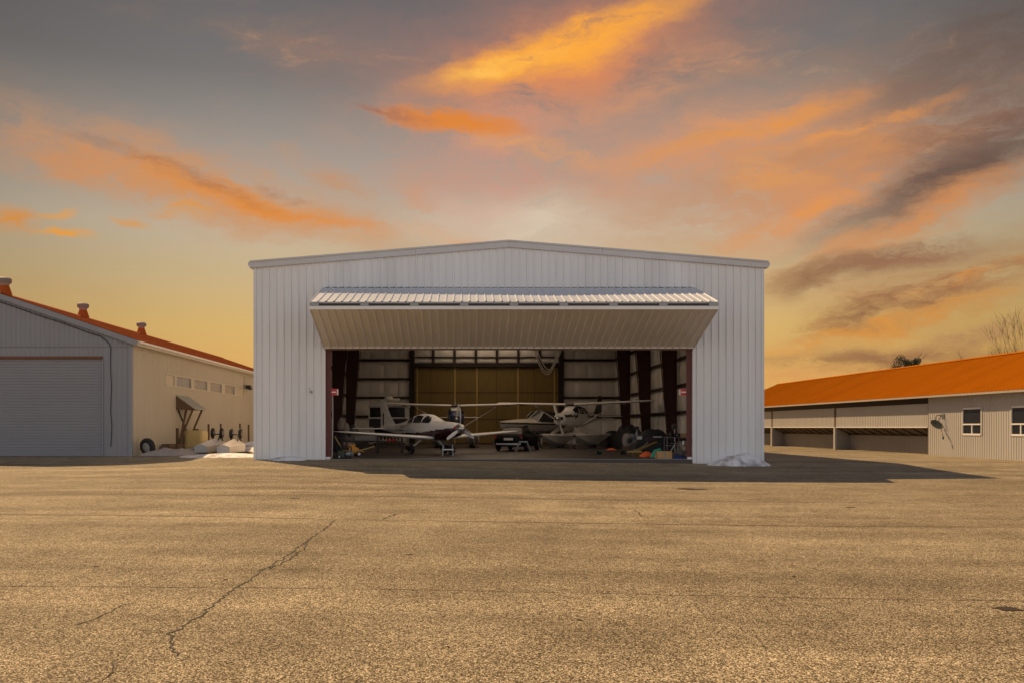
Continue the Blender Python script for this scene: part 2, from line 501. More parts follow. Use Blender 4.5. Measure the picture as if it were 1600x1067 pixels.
# ------------------------------------------------------------------ mesh helpers
class MB:
    def __init__(self):
        self.v, self.f, self.m = [], [], []
        self.mi = 0

    def face(self, idx):
        self.f.append(tuple(idx)); self.m.append(self.mi)

    def box(self, x0, x1, y0, y1, z0, z1):
        n = len(self.v)
        self.v += [(x0, y0, z0), (x1, y0, z0), (x1, y1, z0), (x0, y1, z0), (x0, y0, z1), (x1, y0, z1), (x1, y1, z1), (x0, y1, z1)]
        for q in ((0, 3, 2, 1), (4, 5, 6, 7), (0, 1, 5, 4), (1, 2, 6, 5), (2, 3, 7, 6), (3, 0, 4, 7)):
            self.face([n + i for i in q])
        return self

    def hexa(self, p):                     # 8 points, same order as box
        n = len(self.v)
        self.v += [tuple(q) for q in p]
        for q in ((0, 3, 2, 1), (4, 5, 6, 7), (0, 1, 5, 4), (1, 2, 6, 5), (2, 3, 7, 6), (3, 0, 4, 7)):
            self.face([n + i for i in q])
        return self

    def bar(self, a, b, w, h=None, up=(0, 0, 1)):
        h = h or w
        a, b = Vector(a), Vector(b)
        d = (b - a).normalized()
        u = Vector(up)
        if abs(d.dot(u)) > 0.98:
            u = Vector((1, 0, 0))
        s = d.cross(u).normalized()
        u = s.cross(d).normalized()
        s *= w / 2; u *= h / 2
        self.hexa([a - s - u, b - s - u, b + s - u, a + s - u, a - s + u, b - s + u, b + s + u, a + s + u])
        return self

    def rings(self, rings, cap=True, closed=True):
        n0 = len(self.v)
        k = len(rings[0])
        for r in rings:
            self.v += [tuple(p) for p in r]
        for i in range(len(rings) - 1):
            for j in range(k if closed else k - 1):
                a = n0 + i * k + j; b = n0 + i * k + (j + 1) % k
                self.face([a, b, b + k, a + k])
        if cap and closed:
            self.face([n0 + j for j in range(k)][::-1])
            self.face([n0 + (len(rings) - 1) * k + j for j in range(k)])
        return self

    def tube(self, pts, r, k=8, cap=True):
        pts = [Vector(p) for p in pts]
        rs = r if isinstance(r, (list, tuple)) else [r] * len(pts)
        d0 = (pts[1] - pts[0]).normalized()
        u = Vector((0, 0, 1)) if abs(d0.z) < 0.9 else Vector((1, 0, 0))
        s = d0.cross(u).normalized()
        out = []
        for i, p in enumerate(pts):
            if i == 0: d = pts[1] - pts[0]
            elif i == len(pts) - 1: d = pts[-1] - pts[-2]
            else: d = pts[i + 1] - pts[i - 1]
            d.normalize()
            s = (s - d * s.dot(d)).normalized()
            t = d.cross(s)
            out.append([p + (s * math.cos(2 * math.pi * j / k) + t * math.sin(2 * math.pi * j / k)) * rs[i] for j in range(k)])
        return self.rings(out, cap)

    def lathe(self, prof, k=20, origin=(0, 0, 0), axis='Z'):
        o = Vector(origin)
        out = []
        for (r, h) in prof:
            ring = []
            for j in range(k):
                a = 2 * math.pi * j / k
                c, s = math.cos(a) * r, math.sin(a) * r
                p = {'Z': (c, s, h), 'X': (h, c, s), 'Y': (s, h, c)}[axis]
                ring.append(o + Vector(p))
            out.append(ring)
        return self.rings(out, True)

    def sheet(self, grid):
        n0 = len(self.v); rows = len(grid); k = len(grid[0])
        for r in grid:
            self.v += [tuple(p) for p in r]
        for i in range(rows - 1):
            for j in range(k - 1):
                a = n0 + i * k + j
                self.face([a, a + 1, a + k + 1, a + k])
        return self

    def mesh(self, name, mats, smooth=None):
        me = bpy.data.meshes.new(name)
        me.from_pydata(self.v, [], self.f)
        if not isinstance(mats, (list, tuple)):
            mats = [mats]
        for mm in mats:
            me.materials.append(MATS[mm] if isinstance(mm, str) else mm)
        if len(mats) > 1:
            me.polygons.foreach_set('material_index', self.m)
        bm = bmesh.new(); bm.from_mesh(me)
        bmesh.ops.recalc_face_normals(bm, faces=bm.faces)
        bm.to_mesh(me); bm.free()
        if smooth is not None:
            me.polygons.foreach_set('use_smooth', [True] * len(me.polygons))
            me.set_sharp_from_angle(angle=R(smooth))
        me.update()
        return me

    def build(self, name, mats, parent=None, smooth=None, loc=None, rot=None):
        return link(name, self.mesh(name, mats, smooth), parent, loc, rot)


def link(name, me, parent=None, loc=None, rot=None):
    o = bpy.data.objects.new(name, me)
    col.objects.link(o)
    if parent: o.parent = parent
    if loc: o.location = loc
    if rot: o.rotation_euler = rot
    return o


def thing(name, label, cat, loc=(0, 0, 0), rotz=0, group=None):
    o = bpy.data.objects.new(name, None)
    o.empty_display_size = 0.3
    col.objects.link(o)
    o.location = loc; o.rotation_euler = (0, 0, rotz)
    tag(o, label, cat, group)
    return o


def tag(o, label=None, cat=None, group=None, kind=None):
    if label: o['label'] = label
    if cat: o['category'] = cat
    if group: o['group'] = group
    if kind: o['kind'] = kind
    return o


def rib_points(a, b, pitch, phase=0.0, base=0.09, top=0.036, h=0.032):
    """trapezoid ribs of a metal sheet between a and b -> [(x, out)]"""
    xs = {round(a, 5), round(b, 5)}
    k0 = int(math.floor((a - phase) / pitch)) - 1
    k1 = int(math.ceil((b - phase) / pitch)) + 1
    for k in range(k0, k1 + 1):
        c = phase + k * pitch
        for dx in (-base / 2, -top / 2, top / 2, base / 2):
            if a < c + dx < b: xs.add(round(c + dx, 5))

    def out(x):
        t = (x - phase) / pitch
        c = phase + round(t) * pitch
        d = abs(x - c)
        if d <= top / 2: return h
        if d >= base / 2: return 0.0
        return h * (base / 2 - d) / (base / 2 - top / 2)
    return [(x, out(x)) for x in sorted(xs)]


def smoothstep(t):
    t = max(0, min(1, t)); return t * t * (3 - 2 * t)


def ground_z(x, y=99.0):
    z = -0.18 * smoothstep((x + 8.66) / 21.34)
    y0 = 35.3 + 3.9 * smoothstep((-9.5 - x) / 5.0)
    if y < y0:
        z -= 0.40 * (1 - math.exp(-(y0 - y) / 7.0))     # the apron falls away from the buildings
    return z


def gp(px, py):
    """where the sight line of a photo pixel meets the apron"""
    z = -0.3
    for _ in range(12):
        d = (CAM_Z - z) * F / (py - 667)
        x = (px - 720) * d / F
        z = 0.5 * z + 0.5 * ground_z(x, d)
    return Vector((x, d, z))


# ------------------------------------------------------------------ ground
def build_ground():
    xs = [-2500, -400, -60] + [-15 + .6 * i for i in range(10)] + [-8.66 + 21.34 * i / 30 for i in range(31)] + [60, 400, 2500]
    ys = [-400, -60, -20, -8] + [i * .4 for i in range(0, 101)] + [41, 60, 120, 400, 3000]
    g = MB().sheet([[(x, y, ground_z(x, y)) for x in xs] for y in ys]).build('ground', 'asphalt')
    tag(g, kind='structure')

    def ribbon(name, pts, w, mat, lift=0.004, jag=0.0, step=0.25):
        P = []
        for a, b in zip(pts[:-1], pts[1:]):
            n = max(1, int((b - a).length / step))
            for i in range(n):
                P.append(a.lerp(b, i / n))
        P.append(pts[-1])
        rnd = random.Random(int(pts[0].x * 1000) & 65535)
        L_, R_ = [], []
        for i, p in enumerate(P):
            d = (P[min(i + 1, len(P) - 1)] - P[max(i - 1, 0)]); d.z = 0
            s = Vector((-d.y, d.x, 0)).normalized()
            q = p + s * rnd.uniform(-jag, jag)
            ww = w * rnd.uniform(0.45, 1.25) / 2
            if i in (0, len(P) - 1): ww *= 0.3
            for arr, sg in ((L_, 1), (R_, -1)):
                v = q + s * ww * sg
                arr.append((v.x, v.y, ground_z(v.x, v.y) + lift))
        return MB().sheet([L_, R_]).build(name, mat, g)

    G = lambda seq: [gp(*p) for p in seq]
    main = [(523, 812), (505, 828), (470, 852), (440, 874), (412, 889), (388, 907), (368, 918), (338, 940), (308, 966), (282, 981), (266, 990), (268, 1003), (275, 1025)]
    ribbon('crack', G(main), 0.022, 'crack_tar', jag=0.03, step=0.07)
    ribbon('crack', G([(482, 843), (474, 858), (448, 876), (420, 890)]), 0.02, 'crack_tar', 0.005, 0.03, 0.09)
    ribbon('crack', G([(266, 986), (240, 988), (200, 992)]), 0.014, 'crack_tar', 0.005, 0.02, 0.06)
    ribbon('crack', G([(215, 940), (188, 946), (165, 960), (140, 968), (115, 977)]), 0.014, 'crack_tar', 0.005, 0.02, 0.06)
    ribbon('crack', G([(195, 1032), (180, 1036), (172, 1050), (160, 1066)]), 0.014, 'crack_tar', 0.005, 0.02, 0.05)
    ribbon('crack', G([(598, 811), (610, 806), (626, 801)]), 0.03, 'crack_tar', 0.005, 0.04, 0.15)
    ribbon('crack', G([(990, 795), (1002, 806), (1016, 811)]), 0.02, 'crack_tar', 0.005, 0.04, 0.15)
    # laying seams between the asphalt strips
    ribbon('seam', G([(-200, 801), (0, 803), (300, 806), (523, 811)]), 0.07, 'seam_tar', 0.004, 0.03, 0.5)
    ribbon('seam', G([(523, 811), (800, 815), (1200, 821), (1600, 823), (1800, 826)]), 0.045, 'seam_tar', 0.004, 0.03, 0.5)
    ribbon('seam', G([(-200, 914), (0, 915), (280, 917), (600, 920), (800, 924), (1100, 930), (1400, 936), (1600, 938), (1800, 940)]), 0.018, 'seam_tar', 0.004, 0.015, 0.2)
    ribbon('seam', G([(-100, 742), (300, 746), (700, 758)]), 0.12, 'seam_tar', 0.004, 0.1, 0.9)
    ribbon('seam', G([(60, 773), (600, 775), (1100, 783), (1600, 785)]), 0.08, 'seam_tar', 0.004, 0.05, 0.9)

    def stain(px, py, rx, ry, mat):
        c = gp(px, py); rnd = random.Random(px)
        ring = []
        for k in range(28):
            a = 2 * math.pi * k / 28
            rr = 1 + rnd.uniform(-.22, .22)
            x = c.x + rx * rr * math.cos(a)
            yy = c.y + ry * rr * math.sin(a)
            ring.append((x, yy, ground_z(x, yy) + 0.006))
        mb = MB(); mb.v = ring; mb.face(range(28))
        return mb.build('stain', mat, g)
    stain(1080, 763.5, 0.42, 0.28, 'oil_stain')
    stain(1574, 951, 0.13, 0.10, 'oil_stain')
    for px, py, rx, ry in ((352, 905, .03, .03), (640, 866, .05, .04), (1136, 810, .06, .05), (1240, 900, .025, .03), (905, 968, .02, .025), (460, 778, .12, .1), (1330, 792, .1, .08), (150, 884, .04, .03), (700, 1010, .012, .016)):
        stain(px, py, rx, ry, 'oil_stain')
    for px, py in ((801, 737), (808, 747), (850, 776)):
        stain(px, py, .05, .05, 'white_trim')
    return g


build_ground()

# ------------------------------------------------------------------ main hangar
HC, HW = 2.01, 10.67                 # centre and half width
XL, XR = HC - HW, HC + HW
YF, YB = 35.3, 68.8
DX0, DX1 = -5.68, 9.71               # door opening
DTOP = 7.18
BAY = 6.7
SL = 0.0806


def wall_top(x):
    return 8.12 + (HW - abs(x - HC)) * SL


def build_hangar():
    H = thing('hangar', 'large white ribbed metal hangar with its bifold door raised open', 'hangar', (HC, YF, 0))
    H.name = 'hangar'
    off = Vector((HC, YF, 0))

    def fin(mb, name, mat, smooth=None, parent=H):
        mb.v = [(x - HC, y - YF, z) for (x, y, z) in mb.v]
        return mb.build(name, mat, parent, smooth)

    # front sheets
    npan = 23
    pw = 2 * HW / npan
    pitch = pw / 3
    for i in range(npan):
        a, b = XL + i * pw, XL + (i + 1) * pw
        cuts = [a] + [c for c in (DX0, DX1, HC) if a + .02 < c < b - .02] + [b]
        for c0, c1 in zip(cuts[:-1], cuts[1:]):
            mid = (c0 + c1) / 2
            z0 = DTOP if DX0 < mid < DX1 else None
            pts = rib_points(c0, c1, pitch, XL, 0.075, 0.042, 0.055)
            lo = [(x, YF - o, z0 if z0 else ground_z(x) - 0.05) for x, o in pts]
            hi = [(x, YF - o, wall_top(x)) for x, o in pts]
            fin(MB().sheet([lo, hi]), 'wall_panel', 'white_panel')
    # corner trims
    for x0, x1 in ((XL - 0.012, XL + 0.10), (XR - 0.10, XR + 0.012)):
        fin(MB().box(x0, x1, YF - 0.045, YF + 0.09, -0.22, wall_top(x0) - 0.01), 'corner_trim', 'white_panel')
    # jamb trims beside the opening (light edge of the sheets)
    for x0, x1 in ((DX0 - 0.07, DX0 + 0.015), (DX1 - 0.015, DX1 + 0.07)):
        fin(MB().box(x0, x1, YF - 0.05, YF + 0.06, -0.15, DTOP), 'jamb_trim', 'white_panel')
    fin(MB().box(-6.30, -6.22, YF - .13, YF - .01, 2.78, 2.86).bar((-6.26, YF - .12, 2.84), (-6.33, YF - .14, 3.0), .02), 'wall_hook', 'galvanised')
    # side and rear walls: ribbed sheet skins
    for x, sg in ((XL, -1), (XR, 1)):
        pts = rib_points(YF + .09, YB, pitch, YF)
        fin(MB().sheet([[(x + sg * o, y, -0.2) for y, o in pts], [(x + sg * o, y, 8.14) for y, o in pts]]), 'side_wall', 'white_panel')
    pts = rib_points(XL, XR, pitch, XL)
    fin(MB().sheet([[(x, YB + o, -0.2) for x, o in pts], [(x, YB + o, wall_top(x)) for x, o in pts]]), 'rear_wall', 'white_panel')
    # roof
    for sg in (-1, 1):
        xe = HC + sg * (HW + 0.14)
        ze, zp = 8.12 - 0.14 * SL, 8.12 + HW * SL
        # roof deck in strips, open under the added fill panels
        def deck(x0, x1, ya, yb_):
            p = []
            for dz in (0.02, 0.13):
                q = [(x, 8.12 + (HW - abs(x - HC)) * SL + dz) for x in (x0, x1)]
                p += [(q[0][0], ya, q[0][1]), (q[1][0], ya, q[1][1]), (q[1][0], yb_, q[1][1]), (q[0][0], yb_, q[0][1])]
            fin(MB().hexa(p), 'roof', 'white_panel')
        deck(HC + sg * 3.6, xe, YF - .02, YB + .15)
        deck(HC, HC + sg * .3, YF - .02, YB + .15)
        cuts = [YF - .02] + [v for k in range(5) for v in (YF + BAY * k + .55, YF + BAY * (k + 1) - .55)] + [YB + .15]
        for ya, yb_ in zip(cuts[0::2], cuts[1::2]):
            deck(HC + sg * .3, HC + sg * 3.6, ya, yb_)
        # translucent ridge panels added to the unseen roof to brighten the dark hall
        for k in range(5):
            ya, yb_ = YF + BAY * k + .5, YF + BAY * (k + 1) - .5
            xa, xb = HC + sg * 0.25, HC + sg * 3.65
            za, zb = (8.12 + (HW - .25) * SL, 8.12 + (HW - 3.65) * SL)
            fin(MB().sheet([[(xa, ya, za + .145), (xb, ya, zb + .145)], [(xa, yb_, za + .145), (xb, yb_, zb + .145)]]), 'fill_skylight', 'fill_skylight_sheet')
        # rake trim: main face plus a projecting cap, in three lengths
        xs = [HC + sg * t for t in (0.0, 3.9, 8.1, HW + 0.16)]
        for k in range(3):
            xa, xb = xs[k] + sg * 0.004, xs[k + 1] - sg * 0.004
            for (zl, zh, yo, nm) in ((-0.16, 0.07, 0.12, 'rake_trim'), (0.07, 0.135, 0.165, 'rake_cap')):
                za = 8.12 + (HW - abs(xa - HC)) * SL + 0.02
                zb = 8.12 + (HW - abs(xb - HC)) * SL + 0.02
                yf = YF - yo
                p = [(xa, yf, za + zl), (xb, yf, zb + zl), (xb, YF + .05, zb + zl), (xa, YF + .05, za + zl),
                     (xa, yf, za + zh), (xb, yf, zb + zh), (xb, YF + .05, zb + zh), (xa, YF + .05, za + zh)]
                fin(MB().hexa(p), nm, 'trim_grey')
        # eave gutter
        mb = MB()
        xi, xo = HC + sg * (HW + 0.03), HC + sg * (HW + 0.22)
        prof = [(xi, 8.0), (xi + sg * 0.12, 7.98), (xo, 8.08), (xo, 8.20), (xi, 8.20)]
        mb.rings([[(x, yy, z) for x, z in prof] for yy in (YF - 0.13, YB)])
        fin(mb, 'gutter', 'trim_grey')
    # floor slab
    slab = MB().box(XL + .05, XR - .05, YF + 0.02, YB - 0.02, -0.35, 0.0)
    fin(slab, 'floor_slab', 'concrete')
    # threshold edge strip
    fin(MB().box(DX0 + .25, DX1 - .25, YF + 0.03, YF + 0.11, -0.1, 0.012), 'threshold', 'galvanised')
    # door posts
    for s, x in ((1, DX0), (-1, DX1)):
        xa, xb = sorted((x + s * 0.02, x + s * 0.24))
        fin(MB().box(xa, xb, YF + 0.07, YF + 0.10, -0.12, DTOP), 'door_post', 'red_primer')
        fin(MB().box(*sorted((x + s * 0.02, x + s * 0.05)), YF + 0.10, YF + 0.5, -0.12, DTOP), 'door_post', 'red_primer')
        fin(MB().box(*sorted((x + s * 0.03, x + s * 0.22)), YF - 0.02, YF + 0.15, 0.0, 0.10), 'roller_foot', 'white_trim')
    # red latch box on each post
    for s, x in ((1, DX0), (-1, DX1)):
        xc = x + s * 0.34
        lb = fin(MB().box(xc - 0.14, xc + 0.14, YF + 0.12, YF + 0.24, 2.68, 2.96), 'latch_box', 'red_paint')
        fin(MB().box(xc - 0.11, xc + 0.11, YF + 0.10, YF + 0.12, 2.79, 2.84), 'latch_pin', 'white_trim', parent=lb)
        fin(MB().box(*sorted((xc + s * 0.14, xc + s * 0.18)), YF + 0.12, YF + 0.26, 2.70, 2.94), 'latch_plate', 'white_trim', parent=lb)
    # steel frames
    for k in range(1, 5):
        y = YF + BAY * k
        for s, xw in ((1, XL + 0.22), (-1, XR - 0.22)):
            hb, ht = 0.45, 1.05
            mb = MB()
            # outer flange, inner flange, web
            mb.hexa([(xw, y - .12, 0), (xw + s * .02, y - .12, 0), (xw + s * .02, y + .12, 0), (xw, y + .12, 0),
                     (xw, y - .12, 7.9), (xw + s * .02, y - .12, 7.9), (xw + s * .02, y + .12, 7.9), (xw, y + .12, 7.9)])
            mb.hexa([(xw + s * hb, y - .12, 0), (xw + s * (hb + .02), y - .12, 0), (xw + s * (hb + .02), y + .12, 0), (xw + s * hb, y + .12, 0),
                     (xw + s * ht, y - .12, 7.0), (xw + s * (ht + .02), y - .12, 7.0), (xw + s * (ht + .02), y + .12, 7.0), (xw + s * ht, y + .12, 7.0)])
            mb.hexa([(xw + s * .02, y - .008, 0), (xw + s * hb, y - .008, 0), (xw + s * hb, y + .008, 0), (xw + s * .02, y + .008, 0),
                     (xw + s * .02, y - .008, 7.9), (xw + s * ht, y - .008, 7.9), (xw + s * ht, y + .008, 7.9), (xw + s * .02, y + .008, 7.9)])
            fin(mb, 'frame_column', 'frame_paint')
            # rafter
            mb = MB()
            x0 = xw
            zt0, zt1 = wall_top(x0) - 0.2, wall_top(HC) - 0.2
            for (d0, d1, yy) in ((0.0, 0.02, .12), (1.0, 1.02, .12)):
                e0 = d0; e1 = d1
                c0, c1 = (d0, d1) if d0 == 0 else (0.6, 0.62)
                mb.hexa([(x0, y - yy, zt0 - e1), (HC, y - yy, zt1 - c1), (HC, y + yy, zt1 - c1), (x0, y + yy, zt0 - e1),
                         (x0, y - yy, zt0 - e0), (HC, y - yy, zt1 - c0), (HC, y + yy, zt1 - c0), (x0, y + yy, zt0 - e0)])
            mb.hexa([(x0, y - .008, zt0 - 1.0), (HC, y - .008, zt1 - .6), (HC, y + .008, zt1 - .6), (x0, y + .008, zt0 - 1.0),
                     (x0, y - .008, zt0 - .02), (HC, y - .008, zt1 - .02), (HC, y + .008, zt1 - .02), (x0, y + .008, zt0 - .02)])
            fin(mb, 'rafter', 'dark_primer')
    # girts and insulation
    GZ = [0.70, 2.22, 3.74, 5.25, 6.78]
    rows = [(0.02, 2.22), (2.22, 3.74), (3.74, 5.25), (5.25, 6.78), (6.78, 8.0)]
    for s, xw in ((1, XL + 0.05), (-1, XR - 0.05)):
        for k in range(5):
            ya, yb = YF + BAY * k + (0.15 if k == 0 else 0.13), YF + BAY * (k + 1) - 0.13
            for z in GZ:
                mb = MB()
                xa, xb = sorted((xw, xw + s * 0.2))
                mb.box(xa, xb, ya, yb, z - 0.05, z + 0.05)
                x2 = xw + s * 0.2
                mb.box(*sorted((x2 - s * .012, x2)), ya, yb, z - 0.12, z - 0.051)
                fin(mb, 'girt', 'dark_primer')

    def pillow(a, b, z0, z1, place, rnd, nu=7, nv=6):
        grid = []
        depth = rnd.uniform(0.10, 0.17)
        ph = rnd.uniform(0, 6)
        for j in range(nv + 1):
            v = j / nv
            row = []
            for i in range(nu + 1):
                u = i / nu
                bul = (math.sin(math.pi * v) ** 0.6) * (0.35 + 0.65 * math.sin(math.pi * u) ** 0.5) * depth
                bul += 0.018 * math.sin(u * 9 + ph + v * 3) * math.sin(math.pi * v)
                row.append(place(a + (b - a) * u, z0 + (z1 - z0) * v, bul))
            grid.append(row)
        return MB().sheet(grid)
    rnd = random.Random(3)
    for s, xw in ((1, XL + 0.04), (-1, XR - 0.04)):
        # front bay as one skin, the bays in sight piece by piece
        fin(MB().sheet([[(xw, y, z) for y in (YF + .1, YF + BAY)] for z in (0, 8.05)]), 'insulation_skin', 'vinyl_insulation')
        for k in range(1, 5):
            for c in range(5):
                ya = YF + BAY * k + c * BAY / 5
                for (z0, z1) in rows:
                    fin(pillow(ya, ya + BAY / 5, z0, z1, lambda y, z, b: (xw + s * b, y, z), rnd), 'insulation_panel', 'vinyl_insulation', 60)
    # rear wall
    RX0, RX1 = -3.97, 8.15
    yb = YB - 0.04
    for (xa, xb, n) in ((XL + .05, RX0, 4), (RX1, XR - .05, 4)):
        for c in range(n):
            a, b = xa + (xb - xa) * c / n, xa + (xb - xa) * (c + 1) / n
            for (z0, z1) in rows:
                fin(pillow(a, b, z0, z1, lambda x, z, bb: (x, yb - bb, z), rnd), 'insulation_panel', 'vinyl_insulation', 60)
        for z in GZ:
            fin(MB().box(xa, xb, yb - 0.22, yb, z - 0.085, z + 0.085), 'girt', 'dark_primer')
    n = 7
    for c in range(n):
        a, b = RX0 + (RX1 - RX0) * c / n, RX0 + (RX1 - RX0) * (c + 1) / n
        for (z0, z1) in ((6.55, 7.02), (7.02, 8.1)):
            fin(pillow(a + .1, b - .1, z0, z1, lambda x, z, bb: (x, yb - bb, z), rnd), 'insulation_panel', 'vinyl_insulation', 60)
        if c:
            fin(MB().box(a - .1, a + .1, yb - .22, yb, 6.5, 8.2), 'mullion', 'dark_primer')
    fin(MB().box(RX0, RX1, yb - .24, yb, 6.99, 7.07), 'girt', 'dark_primer')
    fin(MB().box(RX0 - .1, RX1 + .1, yb - .34, yb + .0, 6.22, 6.55), 'header', 'dark_primer')
    for x in (RX0, RX1):
        fin(MB().box(x - .2, x + .2, yb - .4, yb, 0, 8.3), 'rear_post', 'dark_primer')
    # rear door of plywood panels and pale battens
    rd = fin(MB().box(RX0 + .2, RX1 - .2, yb - .06, yb - .02, 0, 6.22), 'rear_door', 'dark_primer')
    xs = [RX0 + .2, -3.55, -2.45, -.47, 1.31, 2.9, 4.65, 6.0, 7.63, RX1 - .2]
    for a, b in zip(xs[:-1], xs[1:]):
        for (z0, z1) in ((0.05, 1.95), (2.0, 4.12), (4.18, 6.18)):
            fin(MB().box(a + .015, b - .015, yb - .10, yb - .06, z0, z1), 'plywood_panel', 'plywood', parent=rd)
    for x in (-3.55, -.47, 1.31, 4.65, 7.63):
        fin(MB().box(x - .055, x + .055, yb - .15, yb - .101, 0.02, 6.2), 'batten', 'lumber', parent=rd)

    # ---------------- bifold door
    fold_y, fold_z, bot_z = YF - 3.36, 5.93, 4.62
    wl, wr = HC - 7.74, HC + 7.74
    door = fin(MB().bar((wl + .05, YF - 0.06, bot_z + 0.06), (wr - .05, YF - 0.06, bot_z + 0.06), 0.12), 'bifold_door', 'door_panel')
    tA, tB = Vector((0, YF - 0.05, DTOP - 0.03)), Vector((0, fold_y, fold_z + 0.14))
    bA, bB = Vector((0, fold_y + 0.02, fold_z - 0.12)), Vector((0, YF - 0.08, bot_z + 0.05))

    def leaf(A, B, nrm, mat, rh):
        n = 17
        w = (wr - wl) / n
        for i in range(n):
            pts = rib_points(wl + i * w, wl + (i + 1) * w, w / 3, wl, 0.07, 0.036, rh)
            g = []
            for t in (0.0, 0.5, 1.0):
                q = A.lerp(B, t)
                g.append([(x, q.y + nrm.y * o, q.z + nrm.z * o) for x, o in pts])
            fin(MB().sheet(g), 'door_sheet', mat, parent=door)
        inn = -nrm
        fr = MB()
        for t in (0.015, 0.5, 0.985):
            q = A.lerp(B, t) + inn * 0.08
            fr.bar((wl + .03, q.y, q.z), (wr - .03, q.y, q.z), 0.10, 0.14, up=nrm)
        fin(fr, 'leaf_rail', 'trim_grey', parent=door)
        for i in range(8):
            x = wl + .06 + (wr - wl - .12) * i / 7
            a = A.lerp(B, .03) + inn * 0.08; b = A.lerp(B, .97) + inn * 0.08
            fin(MB().bar((x, a.y, a.z), (x, b.y, b.z), 0.08, 0.12, up=(1, 0, 0)), 'leaf_stile', 'trim_grey', parent=door)
    d1 = (tB - tA).normalized(); n1 = Vector((0, d1.z, -d1.y)); n1 = n1 if n1.z > 0 else -n1
    d2 = (bB - bA).normalized(); n2 = Vector((0, d2.z, -d2.y)); n2 = n2 if n2.z < 0 else -n2
    leaf(tA, tB, n1, 'leaf_shade_blue', 0.034)
    leaf(bA, bB, n2, 'door_panel', 0.06)
    # edge trims at the fold and at the bottom, hinges between
    fin(MB().bar((wl - .01, bA.y - 0.02, bA.z + 0.03), (wr + .01, bA.y - 0.02, bA.z + 0.03), 0.10, 0.13), 'fold_trim', 'door_panel', parent=door)
    fin(MB().bar((wl + .06, bB.y - 0.03, bB.z - 0.09), (wr - .06, bB.y - 0.03, bB.z - 0.09), 0.06, 0.06), 'bottom_seal', 'old_wood', parent=door)
    fin(MB().bar((wl + .01, tB.y - 0.0, tB.z - 0.10), (wr - .01, tB.y - 0.0, tB.z - 0.10), 0.05, 0.07), 'upper_rail', 'black_metal', parent=door)
    for i in range(9):
        x = wl + .2 + (wr - wl - .4) * i / 8
        fin(MB().box(x - .16, x + .16, fold_y - .05, fold_y + .04, fold_z - .03, fold_z + .13), 'hinge', 'galvanised', parent=door)
    return H


build_hangar()

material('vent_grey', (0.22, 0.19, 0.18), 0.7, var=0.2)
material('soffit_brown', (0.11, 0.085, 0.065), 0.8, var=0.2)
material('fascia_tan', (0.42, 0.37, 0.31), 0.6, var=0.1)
material('lower_shaded', (0.27, 0.25, 0.235), 0.55, var=0.08, vscale=0.8, dirt=(0.18, 0.16, 0.14), dirt_amt=0.4)  # shade of the lower bays put into a darker siding colour
material('dish_grey', (0.10, 0.11, 0.095), 0.6, var=0.15)


# ------------------------------------------------------------------ generic pieces
def panel_sheet(a, b, z0, z1, pitch, phase, place, h=0.02, base=0.07, top=0.03):
    """ribbed sheet between a..b along a wall; z0, z1 numbers or functions; place(along, out, z)"""
    f0 = z0 if callable(z0) else (lambda t: z0)
    f1 = z1 if callable(z1) else (lambda t: z1)
    pts = rib_points(a, b, pitch, phase, base, top, h)
    return MB().sheet([[place(x, o, f0(x)) for x, o in pts], [place(x, o, f1(x)) for x, o in pts]])


def wheel(parent, pos, r, w, axis='Y', hub='white_plastic', name='wheel'):
    hw = w / 2
    prof = [(r * .55, -hw * .8), (r * .8, -hw), (r * .95, -hw * .75), (r, -hw * .3), (r, hw * .3), (r * .95, hw * .75), (r * .8, hw), (r * .55, hw * .8)]
    t = MB().lathe(prof, 20, (0, 0, 0), axis).build(name, 'rubber', parent, 40, loc=pos)
    MB().lathe([(r * .08, -hw * .9), (r * .5, -hw * .86), (r * .57, -hw * .7), (r * .57, hw * .7), (r * .5, hw * .86), (r * .08, hw * .9)], 16, (0, 0, 0), axis).build('hub', hub, t, 40)
    return t


def superring(x, zb, zt, hw, n=2.3, k=24, wz=None):
    zc, hh = (zb + zt) / 2, (zt - zb) / 2
    out = []
    for j in range(k):
        a = 2 * math.pi * j / k
        c, s = math.cos(a), math.sin(a)
        yy = hw * math.copysign(abs(c) ** (2 / n), c)
        zz = hh * math.copysign(abs(s) ** (2 / n), s)
        out.append((x, yy, zc + zz))
    return out


